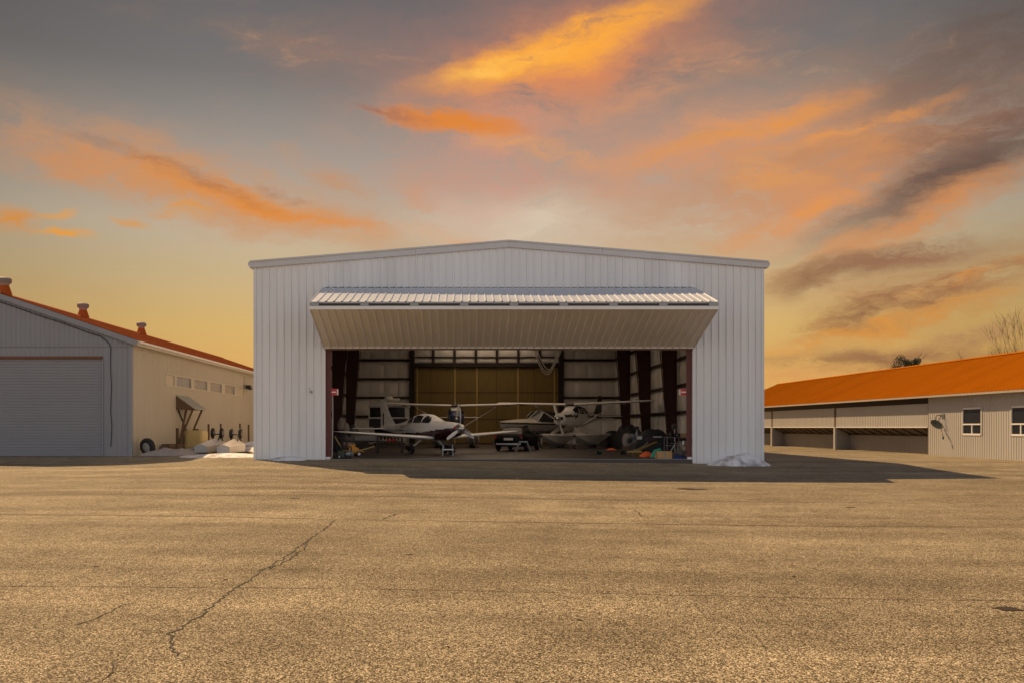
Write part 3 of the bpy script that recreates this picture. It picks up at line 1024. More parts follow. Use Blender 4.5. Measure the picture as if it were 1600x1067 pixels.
class Body:
    """lofted hull: stations (x, bottom, top, half width)"""
    def __init__(self, st, n=2.3):
        st = sorted(st)
        self.x = np.array([s[0] for s in st]); self.c = [np.array([s[i] for s in st]) for i in (1, 2, 3)]
        self.n = n

    def at(self, x):
        return [float(np.interp(x, self.x, c)) for c in self.c]

    def loft(self, mb, steps=28, k=28):
        xs = sorted(set(list(np.linspace(self.x[0], self.x[-1], steps)) + list(self.x)))
        mb.rings([superring(x, *self.at(x), n=self.n, k=k) for x in xs])
        return mb

    def surf(self, x, z, side, lift=0.008):
        zb, zt, hw = self.at(x)
        zc, hh = (zb + zt) / 2, (zt - zb) / 2
        s = max(-.999, min(.999, (z - zc) / hh))
        y = hw * (1 - abs(s) ** self.n) ** (1 / self.n)
        nrm = Vector((0, y / hw ** 2, (z - zc) / hh ** 2)).normalized()
        return (x, side * (y + nrm.y * lift), z + nrm.z * lift)

    def patch(self, top, bot, side, n=8, m=5, lift=0.008):
        """curved pane: top/bot polylines [(x, z)] of the same count, sampled"""
        def samp(pl, t):
            xs = [p[0] for p in pl]; f = t * (len(pl) - 1); i = min(int(f), len(pl) - 2); f -= i
            return pl[i][0] + (pl[i + 1][0] - pl[i][0]) * f, pl[i][1] + (pl[i + 1][1] - pl[i][1]) * f
        g = []
        for j in range(m + 1):
            row = []
            for i in range(n + 1):
                a = samp(top, i / n); b = samp(bot, i / n)
                v = j / m
                row.append(self.surf(a[0] + (b[0] - a[0]) * v, a[1] + (b[1] - a[1]) * v, side, lift))
            g.append(row)
        return MB().sheet(g)


AF = [(0, 0), (.02, .30), (.08, .46), (.2, .58), (.38, .60), (.6, .42), (.82, .18), (1, .02)]


def airfoil(le, chord, thick, place, camber=0.15):
    """closed ring; le/chord along x (leading edge forward = +x), thick = max thickness"""
    up = [(le - t * chord, thick * u) for t, u in AF]
    dn = [(le - t * chord, -thick * (1 - .35) * u) for t, u in AF[1:-1]][::-1]
    return [place(x, z) for x, z in up + dn]


def wing_half(sections, side):
    """sections (span, le_x, chord, z, thick)"""
    mb = MB()
    mb.rings([airfoil(le, c, t, lambda x, zz, y=y, z=z: (x, side * y, z + zz)) for (y, le, c, z, t) in sections])
    return mb


def fin_mesh(sections):
    """vertical: (z, le_x, chord, thick)"""
    mb = MB()
    mb.rings([airfoil(le, c, t, lambda x, yy, z=z: (x, yy * .8, z)) for (z, le, c, t) in sections])
    return mb


def prop_blade(length, ang, x, zc, chord=0.16):
    mb = MB(); rings = []
    for t, cw, tw in ((.10, .45, 60), (.25, .8, 45), (.5, 1.0, 32), (.8, .85, 22), (.97, .55, 17), (1.0, .2, 16)):
        r = t * length; c = chord * cw / 2; th = 0.018 * (1.3 - t)
        a = R(tw)
        ring = []
        for u, v in ((-1, 0), (-.4, 1), (.4, 1), (1, 0), (.4, -1), (-.4, -1)):
            sx, st = u * c * math.sin(a) + v * th * math.cos(a), u * c * math.cos(a) - v * th * math.sin(a)
            y = r * math.cos(ang) - st * math.sin(ang)
            z = r * math.sin(ang) + st * math.cos(ang)
            ring.append((x + sx, y, zc + z))
        rings.append(ring)
    return mb.rings(rings)


def heading(hx, hy):
    return math.atan2(hy, hx)


# ------------------------------------------------------------------ workshop building to the left
def build_workshop():
    WX, YA, YZ = -15.3, 39.2, 76.0
    RX, RZ, EZ = -21.6, 7.50, 5.36           # ridge x, ridge z, eave z at wall
    LX = 2 * RX - WX
    W = thing('workshop', 'low grey workshop with orange metal roof and wide roller door', 'building', (RX, YA, 0))
    sl = (RZ - EZ) / (WX - RX)

    def fin(mb, name, mat, smooth=None, parent=W):
        mb.v = [(x - RX, y - YA, z) for (x, y, z) in mb.v]
        return mb.build(name, mat, parent, smooth)
    ztop = lambda x: EZ + (abs(WX - RX) - abs(x - RX)) * sl
    DXa, DXb, DZ = 2 * RX + 16.66, -16.66, 4.60
    # front gable sheets
    n = 14
    pw = (WX - LX) / n
    for i in range(n):
        a, b = LX + i * pw, LX + (i + 1) * pw
        cuts = [a] + [c for c in (DXa, DXb, RX) if a + .02 < c < b - .02] + [b]
        for c0, c1 in zip(cuts[:-1], cuts[1:]):
            m = (c0 + c1) / 2
            z0 = DZ if DXa < m < DXb else -0.05
            fin(panel_sheet(c0, c1, z0, 5.10, pw / 4, LX, lambda x, o, z: (x, YA - o, z)), 'wall_panel', 'grey_siding')
            fin(panel_sheet(c0, c1, 5.11, lambda x: max(5.12, ztop(x)), pw / 4, LX, lambda x, o, z: (x, YA - .012 - o, z)), 'gable_panel', 'grey_siding')
    fin(MB().box(LX, WX, YA - .05, YA + .02, 5.07, 5.12), 'belt_trim', 'grey_siding')
    fin(MB().box(WX - .12, WX + .03, YA - .04, YA + .1, -.05, 5.2), 'corner_trim', 'grey_siding')
    # roller door
    rd = fin(MB().box(DXa, DXb, YA + .06, YA + .10, -.05, DZ), 'roller_door', 'roller_door')
    k = 34
    for i in range(k):
        z0, z1 = 0.0 + DZ * .985 * i / k, 0.0 + DZ * .985 * (i + 1) / k
        g = [[(x, YA + .06 - o, z0 + (z1 - z0) * t) for x in (DXa + .02, DXb - .02)] for t, o in ((0, .0), (.15, .013), (.85, .013), (1, 0.0))]
        fin(MB().sheet(g), 'slat', 'roller_door', parent=rd)
    fin(MB().box(DXa - .05, DXb + .03, YA - .05, YA + .04, DZ - .09, DZ + .03), 'door_header', 'rust')
    fin(MB().box(DXb, DXb + .05, YA - .05, YA + .08, -.05, DZ - .1), 'door_jamb', 'grey_siding')
    # right hand wall
    n = 37
    pw = (YZ - YA) / n
    WY0, WY1, WZ0, WZ1 = 43.7, 59.6, 3.50, 4.12
    for i in range(n):
        a, b = YA + i * pw, YA + (i + 1) * pw
        segs = [(a, b)]
        for cut in (WY0, WY1):
            segs = [q for s in segs for q in (((s[0], cut), (cut, s[1])) if s[0] + .01 < cut < s[1] - .01 else (s,))]
        for c0, c1 in segs:
            m = (c0 + c1) / 2
            zz = [(-.05, WZ0), (WZ1, EZ)] if WY0 < m < WY1 else [(-.05, EZ)]
            for z0, z1 in zz:
                fin(panel_sheet(c0, c1, z0, z1, pw / 5, YA, lambda y, o, z: (WX + o, y, z), .024, .06, .03), 'wall_panel', 'cream_siding')
    # window strip
    def wall_y(px): return -WX * F / (720 - px)
    strip = fin(MB().box(WX - .10, WX - .06, WY0, WY1, WZ0, WZ1), 'window_strip', 'cream_siding')
    for z0, z1 in ((WZ0 - .03, WZ0 + .05), (WZ1 - .05, WZ1 + .03)):
        fin(MB().box(WX - .06, WX + .035, WY0 - .03, WY1 + .03, z0, z1), 'frame_rail', 'cream_siding', parent=strip)
    edges = [(258, 260), (272, 275), (298, 303), (323, 328), (346, 351), (366, 370), (380.5, 383)]
    for a, b in edges:
        fin(MB().box(WX - .055, WX + .03, wall_y(a), wall_y(b), WZ0 + .051, WZ1 - .051), 'mullion', 'cream_siding', parent=strip)
    for (a0, a1), (b0, b1) in list(zip(edges[:-1], edges[1:]))[1:5]:
        fin(MB().box(WX - .055, WX - .03, wall_y(a1) + .01, wall_y(b0) - .01, WZ0 + .055, WZ1 - .055), 'pane', 'glass_frost', parent=strip)
    for k in (0, 5):
        fin(MB().box(WX - .055, WX - .02, wall_y(edges[k][1]) + .01, wall_y(edges[k + 1][0]) - .01, WZ0 + .055, WZ1 - .055), 'blank_panel', 'cream_siding', parent=strip)
    # other walls
    fin(MB().box(LX, LX + .1, YA + .1, YZ, -.05, EZ), 'far_wall', 'cream_siding')
    g = MB(); g.v = [(LX, YZ, -.05), (WX, YZ, -.05), (WX, YZ, EZ), (RX, YZ, RZ), (LX, YZ, EZ)]; g.face(range(5))
    fin(g, 'back_gable', 'cream_siding')
    # roof sheets, ribs running down the slope
    ov, fo = 0.30, 0.22
    n = 38
    for sg in (1, -1):
        for i in range(n):
            a = YA - fo + (YZ + .2 - YA + fo) * i / n
            b = YA - fo + (YZ + .2 - YA + fo) * (i + 1) / n
            pts = rib_points(a, b, (b - a) / 3, YA - fo, .07, .03, .022)
            xe = RX + sg * (WX - RX + ov)
            hi = [(RX, y, RZ + .10 + o) for y, o in pts]
            lo = [(xe, y, EZ - ov * sl + .10 + o) for y, o in pts]
            fin(MB().sheet([hi, lo]), 'roof_sheet', 'red_roof')
        xe = RX + sg * (WX - RX + ov)
        ze = EZ - ov * sl
        # rake board on the front gable, eave fascia along the side
        p = []
        for dz in (-.16, .095):
            p += [(RX, YA - fo, RZ + dz), (xe, YA - fo, ze + dz), (xe, YA - .055, ze + dz), (RX, YA - .055, RZ + dz)]
        fin(MB().hexa(p), 'rake_board', 'grey_siding')
        fin(MB().box(*sorted((xe - sg * .05, xe)), YA - .05, YZ, ze - .14, ze + .10), 'eave_fascia', 'cream_siding')
        fin(MB().box(*sorted((RX + sg * (WX - RX) + sg * .04, xe - sg * .06)), YA - .05, YZ, ze - .10, ze - .07), 'soffit', 'cream_siding')
        fin(MB().box(*sorted((xe + sg * .002, xe + sg * .12)), YA + .02, YZ - .2, ze - .02, ze + .07), 'gutter', 'white_trim')
    fin(MB().hexa([(RX - .22, YA - fo - .01, RZ + .06), (RX + .22, YA - fo - .01, RZ + .06), (RX + .22, YZ + .2, RZ + .06), (RX - .22, YZ + .2, RZ + .06),
                   (RX - .02, YA - fo - .01, RZ + .16), (RX + .02, YA - fo - .01, RZ + .16), (RX + .02, YZ + .2, RZ + .16), (RX - .02, YZ + .2, RZ + .16)]), 'ridge_cap', 'red_roof')
    # ridge ventilators
    for y in (39.9, 48.2, 57.0):
        v = fin(MB().lathe([(.34, RZ - .02), (.33, RZ + .12), (.2, RZ + .52)], 18, (RX, y, 0)), 'ventilator', 'red_roof', 40)
        fin(MB().lathe([(.2, RZ + .515), (.21, RZ + .58), (.29, RZ + .66)], 18, (RX, y, 0)), 'vent_neck', 'tarp_beige', 40, v)
        fin(MB().lathe([(.30, RZ + .655), (.32, RZ + .70), (.31, RZ + .84), (.22, RZ + .90), (.02, RZ + .92)], 18, (RX, y, 0)), 'vent_cap', 'vent_grey', 40, v)
    # cable stapled along the rake and down beside the door
    xs = -16.35
    pts = [(RX, YA - .07, RZ - .30)] + [(RX + (xs - RX) * t, YA - .07, ztop(RX + (xs - RX) * t) - .30 - .02 * math.sin(t * 17)) for t in (.2, .4, .6, .8, .93)]
    pts += [(xs + .03, YA - .07, ztop(xs) - .5), (xs + .1, YA - .07, 5.0), (xs + .08, YA - .07, 4.2), (xs + .13, YA - .07, 3.2), (xs + .09, YA - .07, 2.1), (xs + .15, YA - .07, 1.4), (xs + .1, YA - .07, .45)]
    fin(MB().tube(pts, .018, 6), 'cable', 'black_metal', 60)
    return W


build_workshop()


def build_workshop_yard():
    WX = -15.3
    # flood light under the eave
    t = thing('flood_light', 'small dark flood lamp on a pipe under the cream eave', 'lamp', (WX, 59.5, 4.0))
    MB().tube([(.0, 0, .85), (.0, 0, .3), (.25, 0, .3)], .02, 6).build('bracket', 'black_metal', t, 40)
    MB().box(-.03, .03, -.07, .07, .2, .95).build('wall_plate', 'galvanised', t)
    lm = MB().hexa([(.15, -.25, .06), (.55, -.25, -.02), (.55, .25, -.02), (.15, .25, .06), (.15, -.2, .3), (.48, -.2, .3), (.48, .2, .3), (.15, .2, .3)]).build('lamp_head', 'black_metal', t)
    MB().box(.2, .5, -.2, .2, -.03, .0).build('lens', 'glass_frost', lm)
    # lean-to awning on timber struts
    y0, y1 = 45.2, 47.3
    t = thing('awning', 'small grey lean-to awning on timber struts against cream wall', 'awning', (WX, 46.2, 0))
    L = lambda y: y - 46.2
    top, low, out = 3.02, 2.30, 1.05
    MB().hexa([(.03, L(y0), top), (out, L(y0), low), (out, L(y1), low), (.03, L(y1), top), (.03, L(y0), top + .05), (out, L(y0), low + .05), (out, L(y1), low + .05), (.03, L(y1), top + .05)]).build('roof_sheet', 'awning_metal', t)
    for y in (L(y0) + .02, L(y1) - .05):
        mb = MB(); mb.rings([[(.03, yy, top - .01), (out - .02, yy, low - .005), (.03, yy, low - .005)] for yy in (y, y + .03)])
        mb.build('side_board', 'old_wood', t)
    for y in (L(y0) + .25, L(y1) - .25):
        MB().bar((.06, y, .45), (out - .2, y, low), .09).build('strut', 'old_wood', t)
    MB().bar((.10, L(y0) + .1, 0), (.45, L(y0) + .4, low + .02), .10).build('strut', 'old_wood', t)
    MB().bar((.06, L(y0) + .1, .0), (.06, L(y0) + .1, 1.3), .12).build('post', 'old_wood', t)
    MB().bar((.06, L(y0) + .3, low), (.06, L(y1) - .3, 1.0), .06).build('brace', 'black_metal', t)
    # plastic tank under it
    t = thing('plastic_tank', 'yellowed square plastic tank with rounded corners beneath the awning', 'tank', (WX + .75, 46.4, 0))
    rings = []
    for z, s in ((.08, .9), (.14, 1), (1.02, 1), (1.14, .94), (1.18, .8)):
        rings.append([(.52 * s * math.copysign(abs(math.cos(a)) ** .3, math.cos(a)), .55 * s * math.copysign(abs(math.sin(a)) ** .3, math.sin(a)), z) for a in [2 * math.pi * j / 32 for j in range(32)]])
    MB().rings(rings).build('shell', 'plastic_yellow', t, 40)
    MB().box(-.34, .34, -.585, -.54, .25, .95).build('recess_panel', 'plastic_yellow', t)
    MB().lathe([(.12, 1.175), (.12, 1.24), (.02, 1.25)], 14).build('cap', 'rubber', t, 40)
    MB().box(-.5, .5, -.5, .5, .0, .09).build('pallet', 'old_wood', t)
    # low wooden boxes by the wall
    for k, (y, w, h, lab) in enumerate(((43.1, .8, .5, 'weathered brown crate beside the cream wall next to the tyre'), (44.3, .8, .45, 'weathered brown crate beside the cream wall next to the awning post'))):
        t = thing('wooden_crate', lab, 'crate', (WX + .35, y, 0), 0, 'crates by the cream wall')
        for z in (.02, h / 3 + .02, 2 * h / 3 + .02):
            for ys in (-.45, .41):
                MB().box(-.2, .2, ys, ys + .04, z, z + h / 3 - .03).build('slat', 'old_wood', t)
            for xs in (-.2, .17):
                MB().box(xs, xs + .03, -.408, .408, z, z + h / 3 - .03).build('slat', 'old_wood', t)
        MB().box(-.19, .19, -.4, .4, .03, .06).build('base_board', 'old_wood', t)
    # tyre standing at the corner
    t = thing('tyre', 'black vehicle tyre with pale rim leaning at the grey building corner', 'tyre', (WX + .55, 39.7, 0), R(65))
    w = wheel(t, (0, 0, .42), .42, .26, 'X', 'tarp_beige', 'tread')
    w.rotation_euler = (0, R(-10), 0)
    # marker posts
    for px, ph, yb, lab in ((326, .85, 48.5, 'thin dark post in the snow nearest the awning'), (345, .9, 49.6, 'thin dark post in the snow behind the overturned float with yellow decals'),
                            (375, .95, 53.2, 'thin dark post in the snow behind the plain overturned float'), (388.5, .85, 55.0, 'thin dark post in the snow below the flood lamp')):
        x = (px - 720) * yb / F
        p = MB().bar((0, 0, -.05), (0, 0, 1.0 + ph * .55), .10).build('marker_post', 'old_wood', None, loc=(x, yb, 0.05))
        tag(p, lab, 'post', 'posts standing in the snow')


build_workshop_yard()


def mound(name, cx, cy, rx, ry, h, seed, mat='snow', nx=44, ny=36, rough=0.35, base=None, power=1.0):
    grid = []
    for j in range(ny + 1):
        row = []
        for i in range(nx + 1):
            u, v = 2 * i / nx - 1, 2 * j / ny - 1
            x, y = cx + u * rx, cy + v * ry
            nz = mnoise.fractal(Vector((x * .9 + seed, y * .9, seed)), 0.8, 2.1, 5)
            r = math.sqrt(u * u + v * v) + 0.16 * nz
            k = max(0, 1 - r * r) ** power
            z = h * k * (1 + rough * nz) if k > 0 else 0
            row.append((x - cx, y - cy, ground_z(x, y) - .03 + z))
        grid.append(row)
    return MB().sheet(grid).build(name, mat, None, 60, loc=(cx, cy, 0))


def build_snow():
    s = mound('snow_bank', -11.6, 53.0, 3.3, 8.2, .55, 2.1, nx=70, ny=110, power=.75)
    tag(s, 'long bank of old snow between cream wall and white hangar', 'snow')
    s = mound('snow_bank', -10.75, 38.6, 2.15, 1.5, .16, 9.3, power=.6)
    tag(s, 'low bright sunlit snow patch at the hangar corner near the overturned floats', 'snow')
    s = mound('snow_pile', 11.5, 34.75, 1.35, .75, .42, 5.2, nx=60, ny=40, rough=.6)
    tag(s, 'melting snow pile against the hangar front corner, the larger of two', 'snow')
    s = mound('snow_pile', -7.2, 35.05, .85, .42, .22, 1.2)
    tag(s, 'thin shaded snow remnant at hangar front beside the red door post', 'snow')
    # crumpled tarpaulin over stacked things, in the shade of the workshop
    grid = []
    for j in range(41):
        row = []
        for i in range(61):
            u, v = i / 60, 2 * j / 40 - 1
            x = -14.7 + 2.0 * u + .3 * v; y = 40.4 + v * 1.3 + u * .3
            nz = mnoise.fractal(Vector((x * 1.3, y * 1.1, 3.3)), .7, 2, 5)
            ed = min(1, (1 - abs(v)) * 2.2) * min(1, u * 7) * min(1, (1 - u) * 3.5)
            row.append((x + 13, y - 41, .01 + max(0, ed) ** .5 * (.30 + .14 * nz)))
        grid.append(row)
    t = MB().sheet(grid).build('tarpaulin', 'tarp_beige', None, 60, loc=(-13, 41, 0))
    tag(t, 'crumpled beige tarpaulin covering a heap beside the black tyre', 'tarp')


build_snow()


def float_rings(L, w, h, k=26):
    """amphibious float, bow at +x; flat deck, V bottom with a step"""
    rings = []
    for i in range(k + 1):
        t = i / k
        x = L * (.5 - t)
        if t < .35:
            f = math.sin(t / .35 * math.pi / 2) ** .55
        else:
            f = 1 - .55 * ((t - .35) / .65) ** 1.4
        hw = max(.02, w / 2 * f)
        keel = (1 - (1 - min(1, t / .38)) ** 1.8)
        if t > .56:
            keel = .80 * (1 - .92 * (t - .56) / .44)
        dk = h
        kz = h - h * max(.06, keel)
        cz = kz + (dk - kz) * .26
        rings.append([(x, 0, kz), (x, hw * .96, cz), (x, hw, dk - .05), (x, hw * .8, dk), (x, 0, dk + .03), (x, -hw * .8, dk), (x, -hw, dk - .05), (x, -hw * .96, cz)])
    return rings


def build_old_floats():
    for (x, y, z, rz, lab, dec) in ((-12.75, 43.3, .12, 94, 'overturned white seaplane float with yellow marks and two wheels up', True),
                                    (-11.55, 42.6, .10, 96, 'overturned plain white seaplane float in bright sun with two wheels up', False)):
        t = thing('seaplane_float', lab, 'float', (x, y, z), R(rz), 'overturned floats lying in the snow')
        rg = []
        for i in range(13):
            u = i / 12; xx = -2.6 + 5.2 * u
            f = .72 + .28 * math.sin(min(1, u * 1.6) * math.pi / 2) - .35 * max(0, u - .8) / .2
            rise = .10 * u - .25 * max(0, u - .75)
            rg.append([(xx, 0, .58 * f + rise), (xx, .43 * f, .30 + rise), (xx, .40 * f, 0), (xx, -.40 * f, 0), (xx, -.43 * f, .30 + rise)])
        MB().rings(rg).build('hull', 'hull_white', t, 25)
        MB().rings([[(-2.625 + dx, y_ * .97, z_ * .97 + .005) for _, y_, z_ in rg[0]] for dx in (0, .023)]).build('transom', 'galvanised', t)
        if dec:
            for k in range(6):
                xx = -1.9 + k * .34
                MB().hexa([(xx, .05, .46), (xx + .2, .05, .47), (xx + .2, .36, .32), (xx, .36, .31), (xx, .05, .54), (xx + .2, .05, .55), (xx + .2, .36, .38), (xx, .36, .37)]).build('decal', 'lumber', t)
        MB().tube([(1.1, -.28, .5), (1.1, -.2, .86), (1.1, .2, .86), (1.1, .28, .5)], .035, 8).build('axle_frame', 'black_metal', t, 40)
        for s in (-1, 1):
            MB().bar((.6, s * .16, .5), (1.1, s * .14, .88), .06).build('leg', 'black_metal', t)
            wheel(t, (1.1, s * .23, .92), .26, .16, 'Y', 'tarp_beige')


build_old_floats()


# ------------------------------------------------------------------ row hangar to the right
def build_row_hangar():
    YO, XRdg = 55.0, 31.2
    yaw = .0114
    loc = Matrix.Rotation(yaw, 3, 'Z') @ Vector((XRdg, YO, 0))
    T = thing('row_hangar', 'long low cream hangar row with bright orange metal roof', 'building', (loc.x, loc.y, -.18), yaw)

    def fin(mb, name, mat, smooth=None, parent=T):
        mb.v = [(x - XRdg, y - YO, z + .18) for (x, y, z) in mb.v]
        return mb.build(name, mat, parent, smooth)
    WX, EX = 26.05, 25.50
    EZ, RZ = 2.98, 5.38
    sl = (RZ - EZ) / (XRdg - EX)
    Y0, Y1 = 27.0, 80.2
    d_of = lambda px: WX * F / (px - 705)
    YD = d_of(1455.6)
    bays = [YD, YD + 11.27, YD + 22.54, YD + 33.6]
    # roof sheets
    n = 58
    for sg in (-1, 1):
        xe = XRdg + sg * (XRdg - EX)
        for i in range(n):
            a, b = Y0 + (Y1 - Y0) * i / n, Y0 + (Y1 - Y0) * (i + 1) / n
            pts = rib_points(a, b, (b - a) / 3, Y0, .06, .03, .024)
            fin(MB().sheet([[(xe, y, EZ + .06 + o) for y, o in pts], [(XRdg, y, RZ + .06 + o) for y, o in pts]]), 'roof_sheet', 'orange_roof')
        fin(MB().box(*sorted((xe, xe - sg * .05)), Y0, Y1, EZ - .05, EZ + .05), 'eave_fascia', 'fascia_tan')
    fin(MB().hexa([(XRdg - .2, Y0, RZ + .02), (XRdg + .2, Y0, RZ + .02), (XRdg + .2, Y1, RZ + .02), (XRdg - .2, Y1, RZ + .02),
                   (XRdg - .02, Y0, RZ + .12), (XRdg + .02, Y0, RZ + .12), (XRdg + .02, Y1, RZ + .12), (XRdg - .02, Y1, RZ + .12)]), 'ridge_cap', 'orange_roof')
    for y in (Y0 + .1, Y1 - .1):
        x2 = 2 * XRdg - WX
        g = MB(); g.v = [(WX, y, -.2), (x2, y, -.2), (x2, y, EZ + .2), (XRdg, y, RZ), (WX, y, EZ + .2)]; g.face(range(5))
        fin(g, 'end_gable', 'white_siding')
    fin(MB().box(2 * XRdg - WX - .08, 2 * XRdg - WX, Y0 + .12, Y1 - .12, -.2, EZ + .1), 'far_wall', 'white_siding')
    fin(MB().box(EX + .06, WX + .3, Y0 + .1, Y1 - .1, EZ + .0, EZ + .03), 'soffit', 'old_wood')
    # office section, ribbed sheets with window cut-outs
    wins = [(d_of(1540), d_of(1510)), (d_of(1618), d_of(1587)), (33.4, 35.0)]
    wz0, wz1 = .99, 2.28
    breaks = [Y0 + .1]
    while breaks[-1] < YD - 1.2:
        breaks.append(breaks[-1] + 1.067)
    breaks[-1] = YD
    for a, b in zip(breaks[:-1], breaks[1:]):
        cuts = sorted([a, b] + [w for q in wins for w in q if a + .005 < w < b - .005])
        for c0, c1 in zip(cuts[:-1], cuts[1:]):
            m = (c0 + c1) / 2
            inside = any(w0 < m < w1 for w0, w1 in wins)
            for z0, z1 in ([(-.2, wz0), (wz1, EZ + .02)] if inside else [(-.2, EZ + .02)]):
                fin(panel_sheet(c0, c1, z0, z1, .178, Y0, lambda y, o, z: (WX - o, y, z), .018, .07, .03), 'wall_panel', 'white_siding')
    for w0, w1 in wins:
        wd = fin(MB().box(WX + .06, WX + .09, w0, w1, wz0, wz1), 'window', 'glass_dark')
        zm = wz0 + .50
        for (ya, yb, za, zb) in ((w0 - .06, w0 + .05, wz0 - .04, wz1 + .04), (w1 - .05, w1 + .06, wz0 - .04, wz1 + .04)):
            fin(MB().box(WX - .035, WX + .05, ya, yb, za, zb), 'frame', 'white_siding', parent=wd)
        for za, zb in ((wz0 - .05, wz0 + .04), (wz1 - .04, wz1 + .05), (zm - .035, zm + .035)):
            fin(MB().box(WX - .04, WX + .05, w0 + .052, w1 - .052, za, zb), 'frame', 'white_trim', parent=wd)
        ym = (w0 + w1) / 2
        fin(MB().box(WX - .03, WX + .05, ym - .03, ym + .03, wz0 + .041, zm - .036), 'frame', 'white_trim', parent=wd)
        for a, b, za, zb in ((w0 + .052, w1 - .052, zm + .036, wz1 - .041), (w0 + .052, ym - .031, wz0 + .041, zm - .036), (ym + .031, w1 - .052, wz0 + .041, zm - .036)):
            fin(MB().box(WX + .02, WX + .03, a, b, za, zb), 'pane', 'glass_dark', parent=wd)
    # header over the doors
    fin(MB().box(WX + .12, WX + .35, YD + .02, Y1 - .12, 2.62, EZ - .01), 'door_header', 'dark_primer')
    fin(MB().box(WX + .02, WX + .2, YD - .06, YD + .08, -.2, EZ), 'corner_post', 'old_wood')
    # big doors: ribbed upper leaf flush with the wall, lower half folded back under it
    for a, b in zip(bays[:-1], bays[1:]):
        b = min(b, Y1 - .2)
        a0, b0 = a + .12, b - .14
        ux, fz = WX + .05, 1.34
        lx, mz = WX + .98, .92
        d = fin(MB().bar((ux - .02, a0, fz), (ux - .02, b0, fz), .06, .05), 'folding_door', 'white_trim')
        n = 11
        for i in range(n):
            c0, c1 = a0 + (b0 - a0) * i / n, a0 + (b0 - a0) * (i + 1) / n
            pts = rib_points(c0, c1, .205, a0, .07, .03, .018)
            fin(MB().sheet([[(ux - o, y, 2.64) for y, o in pts], [(ux - o, y, fz + .03) for y, o in pts]]), 'upper_sheet', 'white_siding', parent=d)
            fin(MB().sheet([[(lx - o, y, mz - .08) for y, o in pts], [(lx - o, y, -.2) for y, o in pts]]), 'lower_sheet', 'lower_shaded', parent=d)
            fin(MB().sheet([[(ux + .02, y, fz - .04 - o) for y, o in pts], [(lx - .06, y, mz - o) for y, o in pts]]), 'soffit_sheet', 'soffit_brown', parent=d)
        fin(MB().box(lx - .12, lx - .02, a0, b0, mz - .085, mz - .005), 'truss_bar', 'dark_primer', parent=d)
        for i in range(10):
            y = a0 + .5 + (b0 - a0 - .8) * i / 9
            fin(MB().bar((ux + .04, y, fz - .09), (lx - .10, y, mz - .05), .07, .05), 'brace', 'dark_primer', parent=d)
        for y in (a0 - .03, b0 + .01):
            fin(MB().box(ux + .03, lx + .05, y, y + .02, -.2, 2.64), 'side_board', 'lower_shaded', parent=d)
    for k, y in enumerate(bays):
        if y > Y1 - 1: continue
        if k:
            fin(MB().box(WX - .04, WX + .09, y - .115, y + .09, -.2, 1.36), 'door_post', 'white_siding')
            fin(MB().box(WX + .05, WX + .12, y - .10, y + .08, 1.37, 2.66), 'bay_post', 'old_wood')
    # ------- satellite dish on the office wall
    rot = Matrix.Rotation(yaw, 3, 'Z')
    p = rot @ Vector((WX, d_of(1479), 1.46))
    S = thing('satellite_dish', 'dark grey satellite dish on a bent pipe fixed to cream ribbed wall', 'satellite dish', p, yaw)
    MB().box(-.05, .01, -.12, .12, .38, .62).build('wall_plate', 'galvanised', S)
    MB().tube([(-.04, .04, .5), (-.28, .06, .52), (-.34, .1, .44), (-.34, .12, .02)], .02, 8).build('mast', 'black_metal', S, 40)
    MB().tube([(-.04, -.06, .5), (-.22, -.14, .46), (-.34, -.08, .12)], .016, 8).build('strut', 'black_metal', S, 40)
    nrm = Vector((.15, -.72, .675)).normalized()
    q = nrm.to_track_quat('Z', 'X').to_euler()
    rings = []
    for i in range(9):
        r = .33 * i / 8 + .002
        rings.append([(r * math.cos(a), r * math.sin(a), r * r * .55) for a in [2 * math.pi * j / 28 for j in range(28)]])
    dish = MB().rings(rings, False)
    dish.rings([[(x, y, z - .014) for x, y, z in r] for r in rings], False)
    D = dish.build('dish', 'dish_grey', S, 50, loc=(-.34, .06, 0), rot=q)
    MB().tube([(-.28, -.22, -.12), (-.30, -.42, -.42), (-.30, -.5, -.62)], .013, 6).build('feed_arm', 'black_metal', S, 40)
    MB().lathe([(.02, -.10), (.04, -.04), (.045, .04), (.02, .06)], 12, (-.30, -.5, -.66)).build('feed_horn', 'dish_grey', S, 40)


build_row_hangar()


# ------------------------------------------------------------------ trees beyond the row hangar
def tube_tree(mb, p, d, length, r, depth, rnd, tips, spread=.5, up=.15, seg=4, minr=.006, nb=(2, 3), keep=.72):
    pts = [Vector(p)]; rs = [r]
    q = Vector(p); dd = Vector(d).normalized()
    for i in range(seg):
        dd = (dd + Vector((rnd.uniform(-1, 1), rnd.uniform(-1, 1), rnd.uniform(-.4, 1) * .6 + up)) * .13).normalized()
        q = q + dd * length / seg
        pts.append(q.copy()); rs.append(max(minr, r * (1 - .45 * (i + 1) / seg)))
    mb.tube(pts, rs, 6 if r > .05 else 4)
    if depth == 0:
        tips.append((q, dd)); return
    for _ in range(rnd.randint(*nb)):
        t = rnd.uniform(.45, 1.0)
        i = min(seg - 1, int(t * seg)); b = pts[i].lerp(pts[i + 1], t * seg - i if i < seg else 1)
        nd = (dd + Vector((rnd.uniform(-1, 1), rnd.uniform(-1, 1), rnd.uniform(-.2, .8))) * spread).normalized()
        tube_tree(mb, b, nd, length * rnd.uniform(.55, keep + .08), rs[i] * .6, depth - 1, rnd, tips, spread, up, max(2, seg - 1), minr, nb, keep)
    tube_tree(mb, q, dd, length * keep, rs[-1] * .9, depth - 1, rnd, tips, spread, up, max(2, seg - 1), minr, nb, keep)


